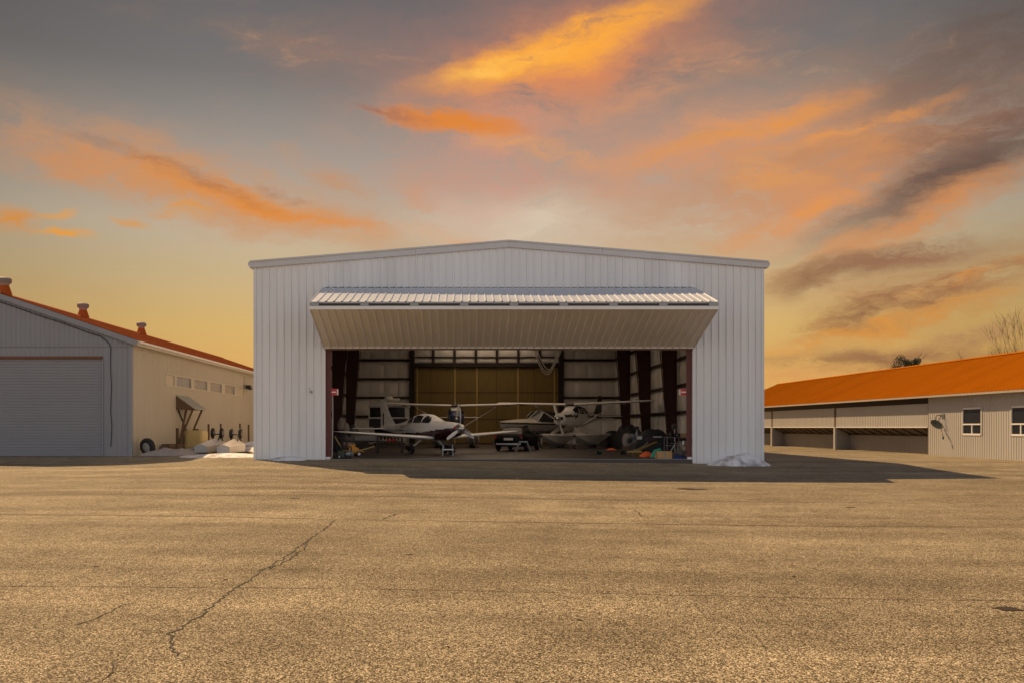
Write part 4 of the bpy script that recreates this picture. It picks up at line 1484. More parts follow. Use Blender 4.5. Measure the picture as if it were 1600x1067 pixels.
def bare_tree(x, y, h, seed, label, depth=6):
    rnd = random.Random(seed)
    t = thing('bare_tree', label, 'tree', (x, y, -.2), 0, 'bare trees beyond the orange roof')
    trunk = MB(); crown = MB(); tips = []
    trunk.tube([(0, 0, 0), (.03, .02, h * .12), (0, .05, h * .22), (.05, 0, h * .34)], [h * .016, h * .013, h * .011, h * .008], 10)
    for k in range(7):
        a = k * 2.4 + rnd.uniform(-.3, .3)
        z = h * (.2 + .02 * k)
        tube_tree(crown, (0.02, 0.02, z), (math.cos(a) * .55, math.sin(a) * .55, 1), h * .27, h * .0055, depth - 1, rnd, tips, .48, .16, 4, .007, (1, 2), .76)
    trunk.build('trunk', 'bark', t, 60)
    crown.build('crown', 'bark', t)
    return t


def leafy_tree(x, y, h, w, seed, label):
    rnd = random.Random(seed)
    t = thing('evergreen_tree', label, 'tree', (x, y, -.2))
    trunk = MB(); tips = []
    trunk.tube([(0, 0, 0), (.1, 0, h * .3), (0, .1, h * .6), (.05, 0, h * .85)], [.28, .22, .15, .06], 10)
    for k in range(14):
        a = k * 2.4; z = h * (.42 + .5 * k / 14)
        tube_tree(trunk, (0, 0, z), (math.cos(a), math.sin(a), .35), w * .28, .06, 2, rnd, tips, .6, .1, 3, .015, (1, 2), .7)
    trunk.build('trunk', 'bark', t, 60)
    leaf = MB()
    cl = []
    for k in range(26):
        a = rnd.uniform(0, 2 * math.pi); u = rnd.random() ** .5
        z = h * rnd.uniform(.5, .97)
        rad = w * .5 * u * (1 - .35 * max(0, (z / h - .72) / .28))
        cl.append((Vector((math.cos(a) * rad, math.sin(a) * rad, z)), rnd.uniform(.45, .95)))
    for c, r in cl:
        for _ in range(330):
            v = Vector((rnd.gauss(0, 1), rnd.gauss(0, 1), rnd.gauss(0, .75)))
            p = c + v.normalized() * r * rnd.random() ** .4
            n = Vector((rnd.uniform(-1, 1), rnd.uniform(-1, 1), rnd.uniform(-1, 1))).normalized()
            s = n.orthogonal().normalized() * rnd.uniform(.05, .10); q = n.cross(s) * .55
            i = len(leaf.v)
            leaf.v += [tuple(p - s), tuple(p + q), tuple(p + s), tuple(p - q)]
            leaf.face((i, i + 1, i + 2, i + 3))
    me = bpy.data.meshes.new('crown'); me.from_pydata(leaf.v, [], leaf.f); me.materials.append(MATS['foliage'])
    link('crown', me, t)
    return t


leafy_tree((1420 - 720) * 110 / F, 110, 10.8, 4.6, 4, 'dark evergreen tree top showing above the orange roof ridge')
bare_tree((1612 - 720) * 92 / F, 92, 12.6, 11, 'tall bare branching tree behind the orange roof')
bare_tree((1556 - 720) * 100 / F, 100, 10.6, 23, 'smaller faint bare tree behind the orange roof beside a taller one', 5)


# ------------------------------------------------------------------ aircraft in the hangar
def low_wing_plane():
    th = R(37)
    h = heading(math.sin(th), -math.cos(th))
    A = thing('low_wing_airplane', 'white low-wing propeller airplane with maroon belly parked inside the hangar', 'airplane', (-1.52, 42.5, 0), h)
    st = [(2.42, 1.06, 1.50, .26), (2.2, .90, 1.55, .42), (1.7, .78, 1.60, .53), (1.1, .70, 1.64, .60), (.75, .68, 1.70, .62), (.35, .67, 1.88, .63), (0, .67, 1.99, .63),
          (-.5, .69, 2.04, .62), (-1.1, .74, 1.95, .57), (-1.7, .82, 1.76, .46), (-2.4, .92, 1.60, .33), (-3.2, 1.02, 1.50, .22), (-4.0, 1.12, 1.46, .13), (-4.75, 1.2, 1.42, .05)]
    B = Body(st)
    mb = MB(); B.loft(mb, 150, 72)
    fu = mb.build('fuselage', ['plane_white', 'maroon'], A, 50)
    # painted belly: below a rising line
    for p in fu.data.polygons:
        c = p.center
        line = 1.13 + (.10 * c.x if c.x > 0 else .02 * c.x) + (-.5 * max(0, -2.2 - c.x) * .4)
        p.material_index = 1 if c.z < line - .05 and c.x > -4.2 else 0
    for s in (1, -1):
        B.patch([(.62, 1.66), (.42, 1.83), (.12, 1.92)], [(.62, 1.55), (.3, 1.55), (.05, 1.57)], s).build('windshield', 'glass_dark', A, 60)
        B.patch([(-.03, 1.90), (-.4, 1.93), (-.72, 1.90)], [(.02, 1.56), (-.4, 1.56), (-.75, 1.56)], s).build('window', 'glass_dark', A, 60)
        B.patch([(-.88, 1.88), (-1.1, 1.82), (-1.38, 1.66)], [(-.86, 1.56), (-1.1, 1.56), (-1.36, 1.57)], s).build('window', 'glass_dark', A, 60)
        wing_half([(.45, .95, 1.55, .80, .20), (2.0, .80, 1.30, .90, .17), (4.4, .60, .98, 1.06, .12), (5.3, .48, .75, 1.12, .08), (5.5, .36, .45, 1.14, .03)], s).build('wing', 'plane_white', A, 50)
        wing_half([(.05, -3.95, .95, 1.26, .09), (1.9, -4.2, .62, 1.27, .05), (2.0, -4.28, .4, 1.27, .02)], s).build('tailplane', 'plane_white', A, 50)
    fn = fin_mesh([(1.3, -2.9, 1.9, .10), (1.55, -3.35, 1.45, .10), (1.9, -3.72, 1.05, .09), (2.6, -4.22, .62, .06), (2.86, -4.40, .42, .03)]).build('tail_fin', 'plane_white', A, 50)
    for s in (1, -1):
        MB().box(-4.52, -4.42, s * .028 - .01, s * .028 + .01, 1.45, 2.1).build('fin_stripe', 'dark_paint', fn)
    # registration letters on the rear fuselage
    cu = bpy.data.curves.new('registration', 'FONT'); cu.body = 'C-FZZE'; cu.size = .40; cu.shear = .25; cu.align_x = 'CENTER'
    tmp = bpy.data.objects.new('tmp', cu); col.objects.link(tmp)
    me = bpy.data.meshes.new_from_object(tmp.evaluated_get(bpy.context.evaluated_depsgraph_get()))
    bpy.data.objects.remove(tmp)
    for s in (-1, 1):
        m2 = me.copy()
        for v in m2.vertices:
            x, z = -2.35 - s * v.co.x * .8 * 1.0, 1.16 + v.co.y * 1.0
            v.co = Vector(B.surf(x, z, s, .012))
        m2.materials.clear(); m2.materials.append(MATS['dark_paint'])
        link('registration', m2, A)
    # propeller
    hub = MB().lathe([(.24, 2.42), (.235, 2.5), (.19, 2.64), (.1, 2.76), (.01, 2.80)], 20, (0, 0, 1.28), 'X').build('spinner', 'steel', A, 50)
    for a in (90, 212, 330):
        prop_blade(.96, R(a), 2.5, 1.28, .17).build('blade', 'white_plastic', hub, 40)
    for s in (1, -1):
        MB().lathe([(.05, 2.30), (.06, 2.44), (.05, 2.455), (.01, 2.45)], 14, (0, s * .25, 1.34), 'X').build('air_intake', 'red_paint', A, 40)
    # gear
    for s in (1, -1):
        MB().tube([(-.15, s * .45, .74), (-.2, s * .9, .42), (-.2, s * 1.02, .2)], [.06, .045, .035], 8).build('gear_leg', 'plane_white', A, 50)
        Body([(.28, .10, .16, .02), (.15, .03, .36, .09), (-.1, .06, .44, .11), (-.4, .14, .36, .07), (-.62, .2, .26, .02)]).loft(MB(), 12, 16).build('wheel_pant', 'dark_paint', A, 50).location = (-.15, s * 1.05, .06)
        wheel(A, (-.2, s * 1.05, .2), .2, .13)
    MB().tube([(1.75, 0, .8), (1.72, 0, .2)], .045, 8).build('gear_leg', 'dark_paint', A, 50)
    p = Body([(.28, .10, .16, .02), (.15, .03, .36, .09), (-.1, .06, .44, .12), (-.4, .14, .36, .07), (-.62, .2, .26, .02)]).loft(MB(), 12, 16).build('wheel_pant', 'dark_paint', A, 50)
    p.location = (1.8, 0, .04)
    wheel(A, (1.72, 0, .18), .18, .11)
    return A


def high_wing(root, zoff, span, cowl, tailmat, deck_z, nose=2.5, finmat=None, two_blade=(65, 245), wing_z=None, blades=True):
    """strut-braced high-wing plane on floats; zoff lifts the fuselage"""
    st = [(nose, .55, 1.12, .26), (nose - .15, .45, 1.18, .40), (nose - .7, .38, 1.26, .50), (nose - 1.25, .32, 1.32, .54), (nose - 1.5, .3, 1.44, .55), (nose - 1.9, .3, 1.74, .56), (.2, .3, 1.78, .56),
          (-.9, .34, 1.72, .52), (-1.6, .45, 1.5, .42), (-2.6, .6, 1.32, .28), (-4.0, .78, 1.22, .14), (-5.0, .92, 1.18, .05)]
    B = Body([(x, b + zoff, t + zoff, w) for x, b, t, w in st], 2.7)
    fu = B.loft(MB(), 44, 28).build('fuselage', ['plane_white', cowl], root, 50)
    return B, fu


def plane_high(name, label, loc, h, zoff, semi, cowl, tail, prop_angles, stripe):
    A = thing(name, label, 'airplane', loc, h)
    nose = 2.55
    B, fu = high_wing(A, zoff, semi, cowl, tail, 0, nose)
    for p in fu.data.polygons:
        c = p.center
        if cowl != 'plane_white' and c.x > .9: p.material_index = 1
        if stripe and zoff + .95 < c.z < zoff + 1.12 and c.x < 2.3: p.material_index = 1
    if stripe:
        fu.data.materials[1] = MATS['dark_paint']
    wz = zoff + 1.80
    for s in (1, -1):
        B.patch([(1.02, zoff + 1.42), (.75, zoff + 1.6), (.45, zoff + 1.7)], [(1.02, zoff + 1.26), (.7, zoff + 1.22), (.48, zoff + 1.2)], s).build('windshield', 'glass_dark', A, 60)
        B.patch([(.36, zoff + 1.66), (-.1, zoff + 1.67), (-.42, zoff + 1.65)], [(.38, zoff + 1.2), (-.1, zoff + 1.2), (-.42, zoff + 1.2)], s).build('window', 'glass_dark', A, 60)
        B.patch([(-.52, zoff + 1.63), (-.9, zoff + 1.6), (-1.3, zoff + 1.46)], [(-.52, zoff + 1.2), (-.9, zoff + 1.2), (-1.3, zoff + 1.22)], s).build('window', 'glass_dark', A, 60)
        wing_half([(.30, .80, 1.62, wz, .17), (2.6, .80, 1.62, wz + .06, .17), (semi - .25, .62, 1.12, wz + .16, .11), (semi, .5, .8, wz + .17, .04)], s).build('wing', 'plane_white', A, 50)
        MB().box(.2, .62, s * 3.5 - .12, s * 3.5 + .12, wz - .03, wz + .02).build('landing_lamp', 'dark_paint', A)
        wing_half([(.05, -4.15, .98, zoff + 1.08, .07), (1.65, -4.3, .66, zoff + 1.08, .05), (1.75, -4.4, .4, zoff + 1.08, .02)], s).build('tailplane', 'plane_white', A, 50)
        # lift strut
        MB().bar((.22, s * .5, zoff + .38), (.15, s * 2.75, wz - .06), .10, .04).build('lift_strut', 'aluminium', A)
    wing_half([(-.32, .80, 1.62, wz, .15), (.32, .80, 1.62, wz, .15)], 1).build('cabin_roof', 'dark_paint', A, 50)
    fin_mesh([(zoff + 1.1, -3.3, 1.75, .07), (zoff + 1.45, -3.75, 1.3, .07), (zoff + 2.45, -4.45, .72, .05), (zoff + 2.55, -4.55, .5, .02)]).build('tail_fin', tail, A, 50)
    hub = MB().lathe([(.17, nose - .02), (.165, nose + .06), (.12, nose + .2), (.01, nose + .3)], 18, (0, 0, zoff + .85), 'X').build('spinner', 'steel', A, 50)
    for a in prop_angles:
        prop_blade(1.05, R(a), nose + .06, zoff + .85, .17).build('blade', 'plane_white', hub, 40)
    for s in (1, -1):
        MB().box(nose - .02, nose + .012, s * .2 - .09, s * .2 + .09, zoff + .78, zoff + .98).build('air_intake', 'black_metal', A)
    MB().box(nose - .9, nose - .3, -.06, .06, zoff + .28, zoff + .4).build('exhaust', 'black_metal', A)
    # floats with wheels
    fz, off = .05, 1.14
    for s in (1, -1):
        rg = float_rings(6.4, .92, .84)
        fl = MB().rings([[(x - .35, y + s * off, z + fz) for x, y, z in r] for r in rg]).build('float', 'aluminium', A, 35)
        MB().lathe([(.09, 2.70), (.1, 2.78), (.01, 2.82)], 12, (0, s * off, fz + .78), 'X').build('bumper', 'rubber', fl, 40)
        MB().tube([(2.62, s * off, fz + .55), (2.72, s * off, fz + .2), (2.66, s * off, .12)], .03, 8).build('bow_gear_leg', 'steel', fl, 40)
        wheel(A, (2.66, s * off, .13), .13, .10)
        MB().tube([(-.35, s * off, fz + .1), (-.5, s * off, .16)], .045, 8).build('main_gear_leg', 'steel', fl, 40)
        for q in (-.12, .12):
            wheel(A, (-.5, s * off + q, .18), .18, .11)
        # struts to the fuselage
        zt = fz + .84
        for xa, xb in ((1.35, 1.2), (-.55, -.35)):
            MB().bar((xa, s * off, zt - .02), (xb, s * .42, zoff + .40), .07, .035).build('float_strut', 'aluminium', A)
        MB().bar((1.35, s * off, zt - .02), (-.30, s * .44, zoff + .38), .06, .03).build('float_strut', 'aluminium', A)
        MB().bar((-1.6, s * off, zt - .02), (-.35, s * .42, zoff + .40), .06, .03).build('float_strut', 'aluminium', A)
    for x in (1.3, -.6):
        MB().bar((x, -off, fz + .78), (x, off, fz + .78), .07, .05).build('spreader_bar', 'aluminium', A)
    return A


low_wing_plane()
th = R(30)
plane_high('float_plane', 'white high-wing floatplane with dark stripe and two-blade propeller raised', (7.46, 55.5, 0), heading(-math.sin(th), -math.cos(th)), 1.02, 5.45, 'plane_white', 'dark_paint', (108, 288), True)
plane_high('float_plane', 'high-wing floatplane with navy blue nose standing behind the low-wing airplane', (-.35, 57.4, 0), heading(.02, -1), .98, 5.2, 'navy', 'plane_white', (80, 260), False)


# ------------------------------------------------------------------ boats and car
def motor_boat():
    t = thing('motor_boat', 'cream motorboat with framed windshield and dark stripe on trailer', 'boat', (5.4, 62.6, 0), heading(-.8, -.6))
    L, rings, deck = 6.4, [], []
    z0 = .72
    for i in range(25):
        u = i / 24
        x = L * (.5 - u)
        f = math.sin(min(1, u / .55) * math.pi / 2) ** .7
        hw = .03 + 1.12 * f
        keel = z0 + .62 * (1 - min(1, u / .34)) ** 2.2
        gun = 1.72 - .12 * u
        ch = keel + (gun - keel) * .38
        rings.append([(x, 0, keel), (x, hw * .78, ch), (x, hw * .98, gun - .16), (x, hw, gun), (x, hw * .86, gun + .05), (x, 0, gun + .05), (x, -hw * .86, gun + .05), (x, -hw, gun), (x, -hw * .98, gun - .16), (x, -hw * .78, ch)])
        deck.append((x, hw, gun))
    MB().rings(rings).build('hull', 'hull_white', t, 35)
    for s in (1, -1):
        MB().sheet([[(x, s * (hw * .985 + .012), g - .14) for x, hw, g in deck], [(x, s * (hw + .012), g - .04) for x, hw, g in deck]]).build('gunwale_stripe', 'dark_paint', t)
    # foredeck crown
    fd = [[(x, hw * .84 * v, g + .05 + .26 * (1 - v * v) * math.sin(min(1, k / 11) * math.pi / 2)) for v in (-1, -.6, -.2, .2, .6, 1)] for k, (x, hw, g) in enumerate(deck[:13])]
    MB().sheet(fd).build('foredeck', 'plane_cream', t, 50)
    wx = .35
    for s in (1, -1):
        MB().tube([(wx, s * .82, 1.72), (wx - .75, s * .72, 2.5)], .028, 8).build('windshield_post', 'steel', t, 40)
        MB().tube([(wx - .75, s * .72, 2.5), (wx - 2.2, s * .8, 2.42), (wx - 2.3, s * .95, 1.72)], .026, 8).build('side_rail', 'steel', t, 40)
        MB().sheet([[(wx - .02, s * .84, 1.75), (wx - 2.2, s * .95, 1.72)], [(wx - .74, s * .72, 2.48), (wx - 2.15, s * .8, 2.4)]]).build('side_glass', 'glass_dark', t)
    MB().tube([(wx, .82, 1.78), (wx + .18, .4, 1.9), (wx + .2, 0, 1.92), (wx + .18, -.4, 1.9), (wx, -.82, 1.78)], .028, 8).build('windshield_sill', 'steel', t, 40)
    MB().tube([(wx - .75, .72, 2.5), (wx - .68, 0, 2.54), (wx - .75, -.72, 2.5)], .028, 8).build('windshield_top', 'steel', t, 40)
    MB().tube([(wx + .2, 0, 1.92), (wx - .68, 0, 2.54)], .024, 8).build('windshield_post', 'steel', t, 40)
    MB().sheet([[(wx, -.80, 1.8), (wx + .2, 0, 1.93), (wx, .80, 1.8)], [(wx - .73, -.7, 2.48), (wx - .68, 0, 2.52), (wx - .73, .7, 2.48)]]).build('windshield', 'glass_dark', t)
    MB().hexa([(wx - .8, -.74, 2.5), (wx - 2.2, -.8, 2.42), (wx - 2.2, .8, 2.42), (wx - .8, .74, 2.5), (wx - .8, -.74, 2.55), (wx - 2.2, -.8, 2.47), (wx - 2.2, .8, 2.47), (wx - .8, .74, 2.55)]).build('canvas_top', 'navy_tarp', t)
    tr = MB()
    for s in (1, -1):
        tr.bar((2.0, s * .25, .5), (-2.8, s * .7, .5), .1)
        tr.bar((-1.2, s * .62, .5), (-1.2, s * .62, .98), .08)
    tr.bar((2.0, 0, .5), (4.0, 0, .45), .1); tr.bar((-1.2, -.95, .42), (-1.2, .95, .42), .09); tr.bar((1.2, -.4, .55), (1.2, .4, .55), .1); tr.bar((1.2, 0, .5), (1.2, 0, .8), .1)
    tr.bar((3.9, 0, .45), (3.9, 0, .02), .07)
    tr.build('trailer_frame', 'galvanised', t)
    for s in (1, -1):
        wheel(t, (-1.2, s * 1.05, .33), .33, .2)


motor_boat()


def cabin_boat():
    t = thing('cabin_boat', 'white cabin boat with square framed windows and round radar dome', 'boat', (-5.2, 61.6, 0), heading(0, -1))
    rings = []
    for i in range(21):
        u = i / 20; x = 3.0 - 6.0 * u
        f = math.sin(min(1, u / .4) * math.pi / 2) ** .6
        hw = .05 + 1.15 * f; keel = .6 + .5 * (1 - min(1, u / .3)) ** 2
        rings.append([(x, 0, keel), (x, hw * .8, keel + .35), (x, hw, 1.35), (x, 0, 1.38), (x, -hw, 1.35), (x, -hw * .8, keel + .35)])
    MB().rings(rings).build('hull', 'dark_paint', t, 35)
    xf, xb, hw, zb, zt = 1.9, -1.6, 1.3, 1.4, 2.86
    MB().box(xb, xf, -hw, hw, 1.36, 1.98).build('cabin_lower', 'dark_paint', t)
    # cabin frame of white posts and rails, open to dark panes
    fr = MB()
    for x in (xf, xb):
        for y in (-hw, 0, hw): fr.bar((x, y, 1.95), (x, y, zt), .09)
        for z in (2.0, zt - .05): fr.bar((x, -hw - .045, z), (x, hw + .045, z), .10)
    for y in (-hw, hw):
        for z in (2.0, zt - .05): fr.bar((xb, y, z), (xf, y, z), .10)
        fr.bar(((xb + xf) / 2, y, 2.0), ((xb + xf) / 2, y, zt), .08)
    fr.build('cabin_frame', 'white_plastic', t)
    for y in (-hw / 2, hw / 2):
        MB().box(xf - .02, xf - .005, y - hw / 2 + .06, y + hw / 2 - .06, 2.06, zt - .12).build('front_window', 'glass_dark', t)
    MB().box(xb - .1, xf + .15, -hw - .12, hw + .12, zt, zt + .06).build('cabin_roof', 'white_plastic', t)
    MB().box(.0, 1.6, -.45, .45, zt + .06, zt + .26).build('roof_hatch', 'plane_cream', t)
    MB().lathe([(.05, zt + .26), (.05, zt + .40)], 10, (.8, 0, 0)).build('radar_mast', 'steel', t, 40)
    MB().lathe([(.12, zt + .40), (.30, zt + .44), (.31, zt + .60), (.24, zt + .68), (.02, zt + .70)], 20, (.8, 0, 0)).build('radar_dome', 'white_plastic', t, 40)
    MB().box(.7, 1.0, .3, .78, zt + .42, zt + .56).build('horn_box', 'white_plastic', t)
    MB().tube([(1.5, -1.0, zt + .06), (1.45, -.9, zt + .2), (1.45, .9, zt + .2), (1.5, 1.0, zt + .06)], .022, 8).build('roof_rail', 'steel', t, 40)
    MB().lathe([(.10, 0), (.22, .04), (.24, .12), (.15, .16), (.02, .16)], 18, (xf + .05, -.05, 1.78), 'X').build('search_light', 'white_plastic', t, 40)
    cr = MB()
    for x in (-1.6, 1.4):
        cr.bar((x, -1.0, .1), (x, 1.0, .1), .2); cr.bar((x, -.5, .1), (x, -.5, .85), .14); cr.bar((x, .5, .1), (x, .5, .85), .14)
        cr.bar((x, 0, .1), (x, 0, .7), .14)
    cr.build('cradle', 'old_wood', t)


cabin_boat()


def black_car():
    hx, hy = .30, .954
    t = thing('car', 'black sedan parked nose-in behind the low-wing airplane, red tail lamp showing', 'car', (3.35, 49.3, 0), heading(hx, hy))
    B = Body([(-2.3, .42, .86, .70), (-2.2, .28, .98, .84), (-1.5, .24, 1.02, .89), (0, .22, .98, .90), (1.3, .22, .96, .88), (2.0, .26, .84, .82), (2.25, .36, .68, .66)], 4.5)
    B.loft(MB(), 24, 32).build('body', 'black_paint', t, 50)
    C = Body([(-1.75, .9, 1.0, .68), (-1.35, .85, 1.22, .66), (-.8, .85, 1.40, .63), (0, .85, 1.44, .62), (.55, .85, 1.36, .63), (1.25, .85, .98, .68)], 3.2)
    C.loft(MB(), 20, 24).build('cabin', 'dark_paint', t, 50)
    MB().rings([superring(x, z - .03, z + .012, w, 4, 16) for x, z, w in ((-.95, 1.37, .54), (-.5, 1.43, .56), (0, 1.445, .56), (.45, 1.39, .55))]).build('roof_panel', 'black_paint', t, 50)
    for s in (1, -1):
        MB().box(-2.275, -2.16, s * .62 - .17, s * .62 + .17, .70, .86).build('tail_lamp', 'red_lens', t)
        MB().box(2.0, 2.12, s * .55 - .15, s * .55 + .15, .58, .70).build('headlamp', 'glass_frost', t)
        for x in (-1.4, 1.4):
            wheel(t, (x, s * .82, .33), .33, .21, 'Y', 'steel')
        MB().box(.62, .78, s * .98 - .1, s * .98 + .06, .95, 1.07).build('mirror', 'black_paint', t)
    MB().box(-2.33, -2.28, -.26, .26, .62, .75).build('number_plate', 'white_plastic', t)
    MB().box(-2.33, -2.2, -.7, .7, .36, .46).build('bumper_strip', 'steel', t)


black_car()


# ------------------------------------------------------------------ clutter, left of the door
def sawhorse(loc, rz, label):
    t = thing('sawhorse', label, 'sawhorse', loc, rz)
    MB().box(-.24, .24, -.04, .04, .55, .61).build('beam', 'galvanised', t)
    for x in (-.2, .2):
        for s in (1, -1):
            MB().bar((x, s * .04, .58), (x + math.copysign(.22, x), s * .2, 0), .04).build('leg', 'galvanised', t)
        MB().bar((x + math.copysign(.09, x), -.13, .3), (x + math.copysign(.09, x), .13, .3), .03).build('tie', 'galvanised', t)


sawhorse((3.3, 44.6, 0), R(8), 'small grey sawhorse standing on the floor before the black car')


def clutter_left():
    # yellow tow tug
    t = thing('tow_tug', 'small yellow aircraft tow tug with long tiller handles', 'tow tug', (-5.0, 38.6, 0), R(15))
    rings = [superring(x, zb, zt, w, 5, 20) for x, zb, zt, w in ((-.36, .16, .38, .2), (-.3, .12, .46, .24), (.1, .12, .48, .24), (.3, .14, .38, .22), (.36, .18, .3, .18))]
    MB().rings(rings).build('body', 'yellow_paint', t, 40)
    MB().box(-.18, .16, -.14, .14, .46, .56).build('engine_cover', 'yellow_paint', t)
    MB().lathe([(.03, .55), (.03, .66), (.05, .68)], 10, (-.22, .1, 0)).build('filler', 'black_metal', t, 40)
    for x in (-.25, .3):
        for s in (1, -1): wheel(t, (x, s * .26, .13), .13, .09, 'Y', 'white_plastic')
    MB().tube([(.34, 0, .26), (.7, 0, .36), (1.05, 0, .46)], .028, 8).build('tiller', 'lumber', t, 40)
    MB().tube([(.36, .1, .25), (.62, .18, .22)], .022, 8).build('tow_hook', 'yellow_paint', t, 40)
    MB().tube([(-.3, -.2, .1), (-.55, -.25, .5), (-.8, -.3, .92)], .028, 8).build('lift_handle', 'lumber', t, 40)
    # generator
    t = thing('generator', 'dark green portable generator in a tube frame by the red post', 'generator', (-5.05, 36.55, 0), R(4))
    for y in (-.2, .2):
        MB().tube([(-.3, y, 0.03), (-.3, y, .46), (-.24, y, .52), (.24, y, .52), (.3, y, .46), (.3, y, .03), (-.3, y, .03)], .018, 8).build('frame_hoop', 'black_metal', t, 40)
    MB().box(-.2, .2, -.17, .17, .36, .48).build('fuel_tank', 'rubber', t)
    MB().box(-.27, .02, -.19, .19, .06, .33).build('engine_block', 'green_paint', t)
    MB().lathe([(.13, .04), (.15, .1), (.15, .3), (.1, .34)], 16, (.05, 0, .19), 'X').build('alternator', 'galvanised', t, 40)
    MB().lathe([(.03, .48), (.035, .52), (.01, .53)], 10, (.1, -.05, 0)).build('fuel_cap', 'red_paint', t, 40)
    MB().box(-.3, .3, -.19, .19, .02, .05).build('base_tray', 'black_metal', t)
    for s in (1, -1): wheel(t, (-.2, s * .25, .08), .08, .06, 'Y', 'white_plastic')
    # low trailer rack
    t = thing('utility_rack', 'low steel rack with long tubes and a striped board beneath the wing', 'rack', (-5.05, 43.6, 0), 0)
    for x in (-.9, .75, 2.0):
        for y in (-.3, .3):
            MB().bar((x, y, 0), (x, y, .92 if x > -.5 else .6), .05).build('upright', 'black_metal', t)
    for z in (.36, .60):
        for y in (-.3, .3):
            MB().bar((-.95, y, z), (2.05, y, z), .04).build('rail', 'black_metal', t)
    for k, y in enumerate((-.2, -.05, .1, .22)):
        m = MB().tube([(-.7 + .1 * k, y, .66), (1.9 - .15 * k, y, .66)], .035, 8).build('tube', 'steel', t, 40)
    MB().tube([(1.2, -.2, .66), (1.75, -.2, .66)], .042, 8).build('red_sleeve', 'red_paint', t, 40)
    MB().box(-.98, -.4, -.36, -.335, .34, .58).build('striped_board', 'tarp_beige', t)
    MB().box(-.98, -.4, -.366, -.361, .42, .46).build('stripe', 'red_paint', t)
    MB().box(-.4, .7, -.2, .2, .62 + .08, .92).build('bundle', 'tarp_beige', t)
    # white pole against the wall and bags on the column
    p = MB().tube([(0, 0, 0), (.03, .02, 1.5), (.02, .05, 2.9)], .025, 8).build('pole', 'white_plastic', None, 40, loc=(-5.55, 36.3, 0))
    tag(p, 'slim white pole leaning upright inside the red door post', 'pole')
    t = thing('hanging_bag', 'pale bundle of bags hanging on a dark steel column behind the yellow tug', 'bag', (-6.75, 47.6, 1.0))
    for dx, dz, r, h in ((0, .1, .22, .8), (.28, 0, .2, .6)):
        MB().lathe([(.03, h + dz), (r * .5, h * .9 + dz), (r, h * .5 + dz), (r * .9, h * .15 + dz), (.02, dz)], 14, (dx, 0, 0)).build('bag_body', 'tarp_beige', t, 50)
    MB().bar((-.4, .1, .95), (.5, .1, .95), .04).build('hook_rail', 'black_metal', t)
    MB().tube([(-.4, .1, .95), (-.8, .2, .95)], .02, 6).build('rail_end', 'black_metal', t, 40)
    # step stool by the nose wheel
    t = thing('step_stool', 'white two-step stool beneath the nose of the low-wing airplane', 'stool', (-.62, 39.75, 0), R(5))
    for y in (-.18, .18):
        for x in (-.25, .25):
            MB().bar((x, y, 0), (x * .85, y * .8, .55), .025).build('leg', 'galvanised', t)
    MB().box(-.26, .26, -.17, .17, .54, .57).build('top_step', 'black_metal', t)
    MB().box(-.27, .27, -.24, -.10, .27, .31).build('lower_step', 'white_plastic', t)
    MB().bar((-.25, -.18, .31), (.25, -.18, .31), .03).build('rung', 'white_plastic', t)
    # loops of hose hanging from the roof
    pts = lambda x0, x1, dz: [(x0 + (x1 - x0) * i / 16, 0, 6.4 - dz * math.sin(math.pi * i / 16)) for i in range(17)]
    t = thing('hose_reel_loop', 'pale hose hanging in loops from the hangar roof frame', 'hose', (0, 55.3, 0))
    for x0, x1, dz in ((4.8, 6.5, 1.62), (4.9, 6.4, 1.45), (5.0, 6.6, 1.3)):
        MB().tube(pts(x0, x1, dz), .03, 8).build('hose', 'hose', t, 50)
    MB().bar((4.6, 0, 6.4), (6.8, 0, 6.4), .06).build('hanger_bar', 'black_metal', t)
    for x in (4.7, 6.7):
        MB().bar((x, 0, 6.4), (x, .1, 8.0), .04).build('hanger_rod', 'black_metal', t)


clutter_left()


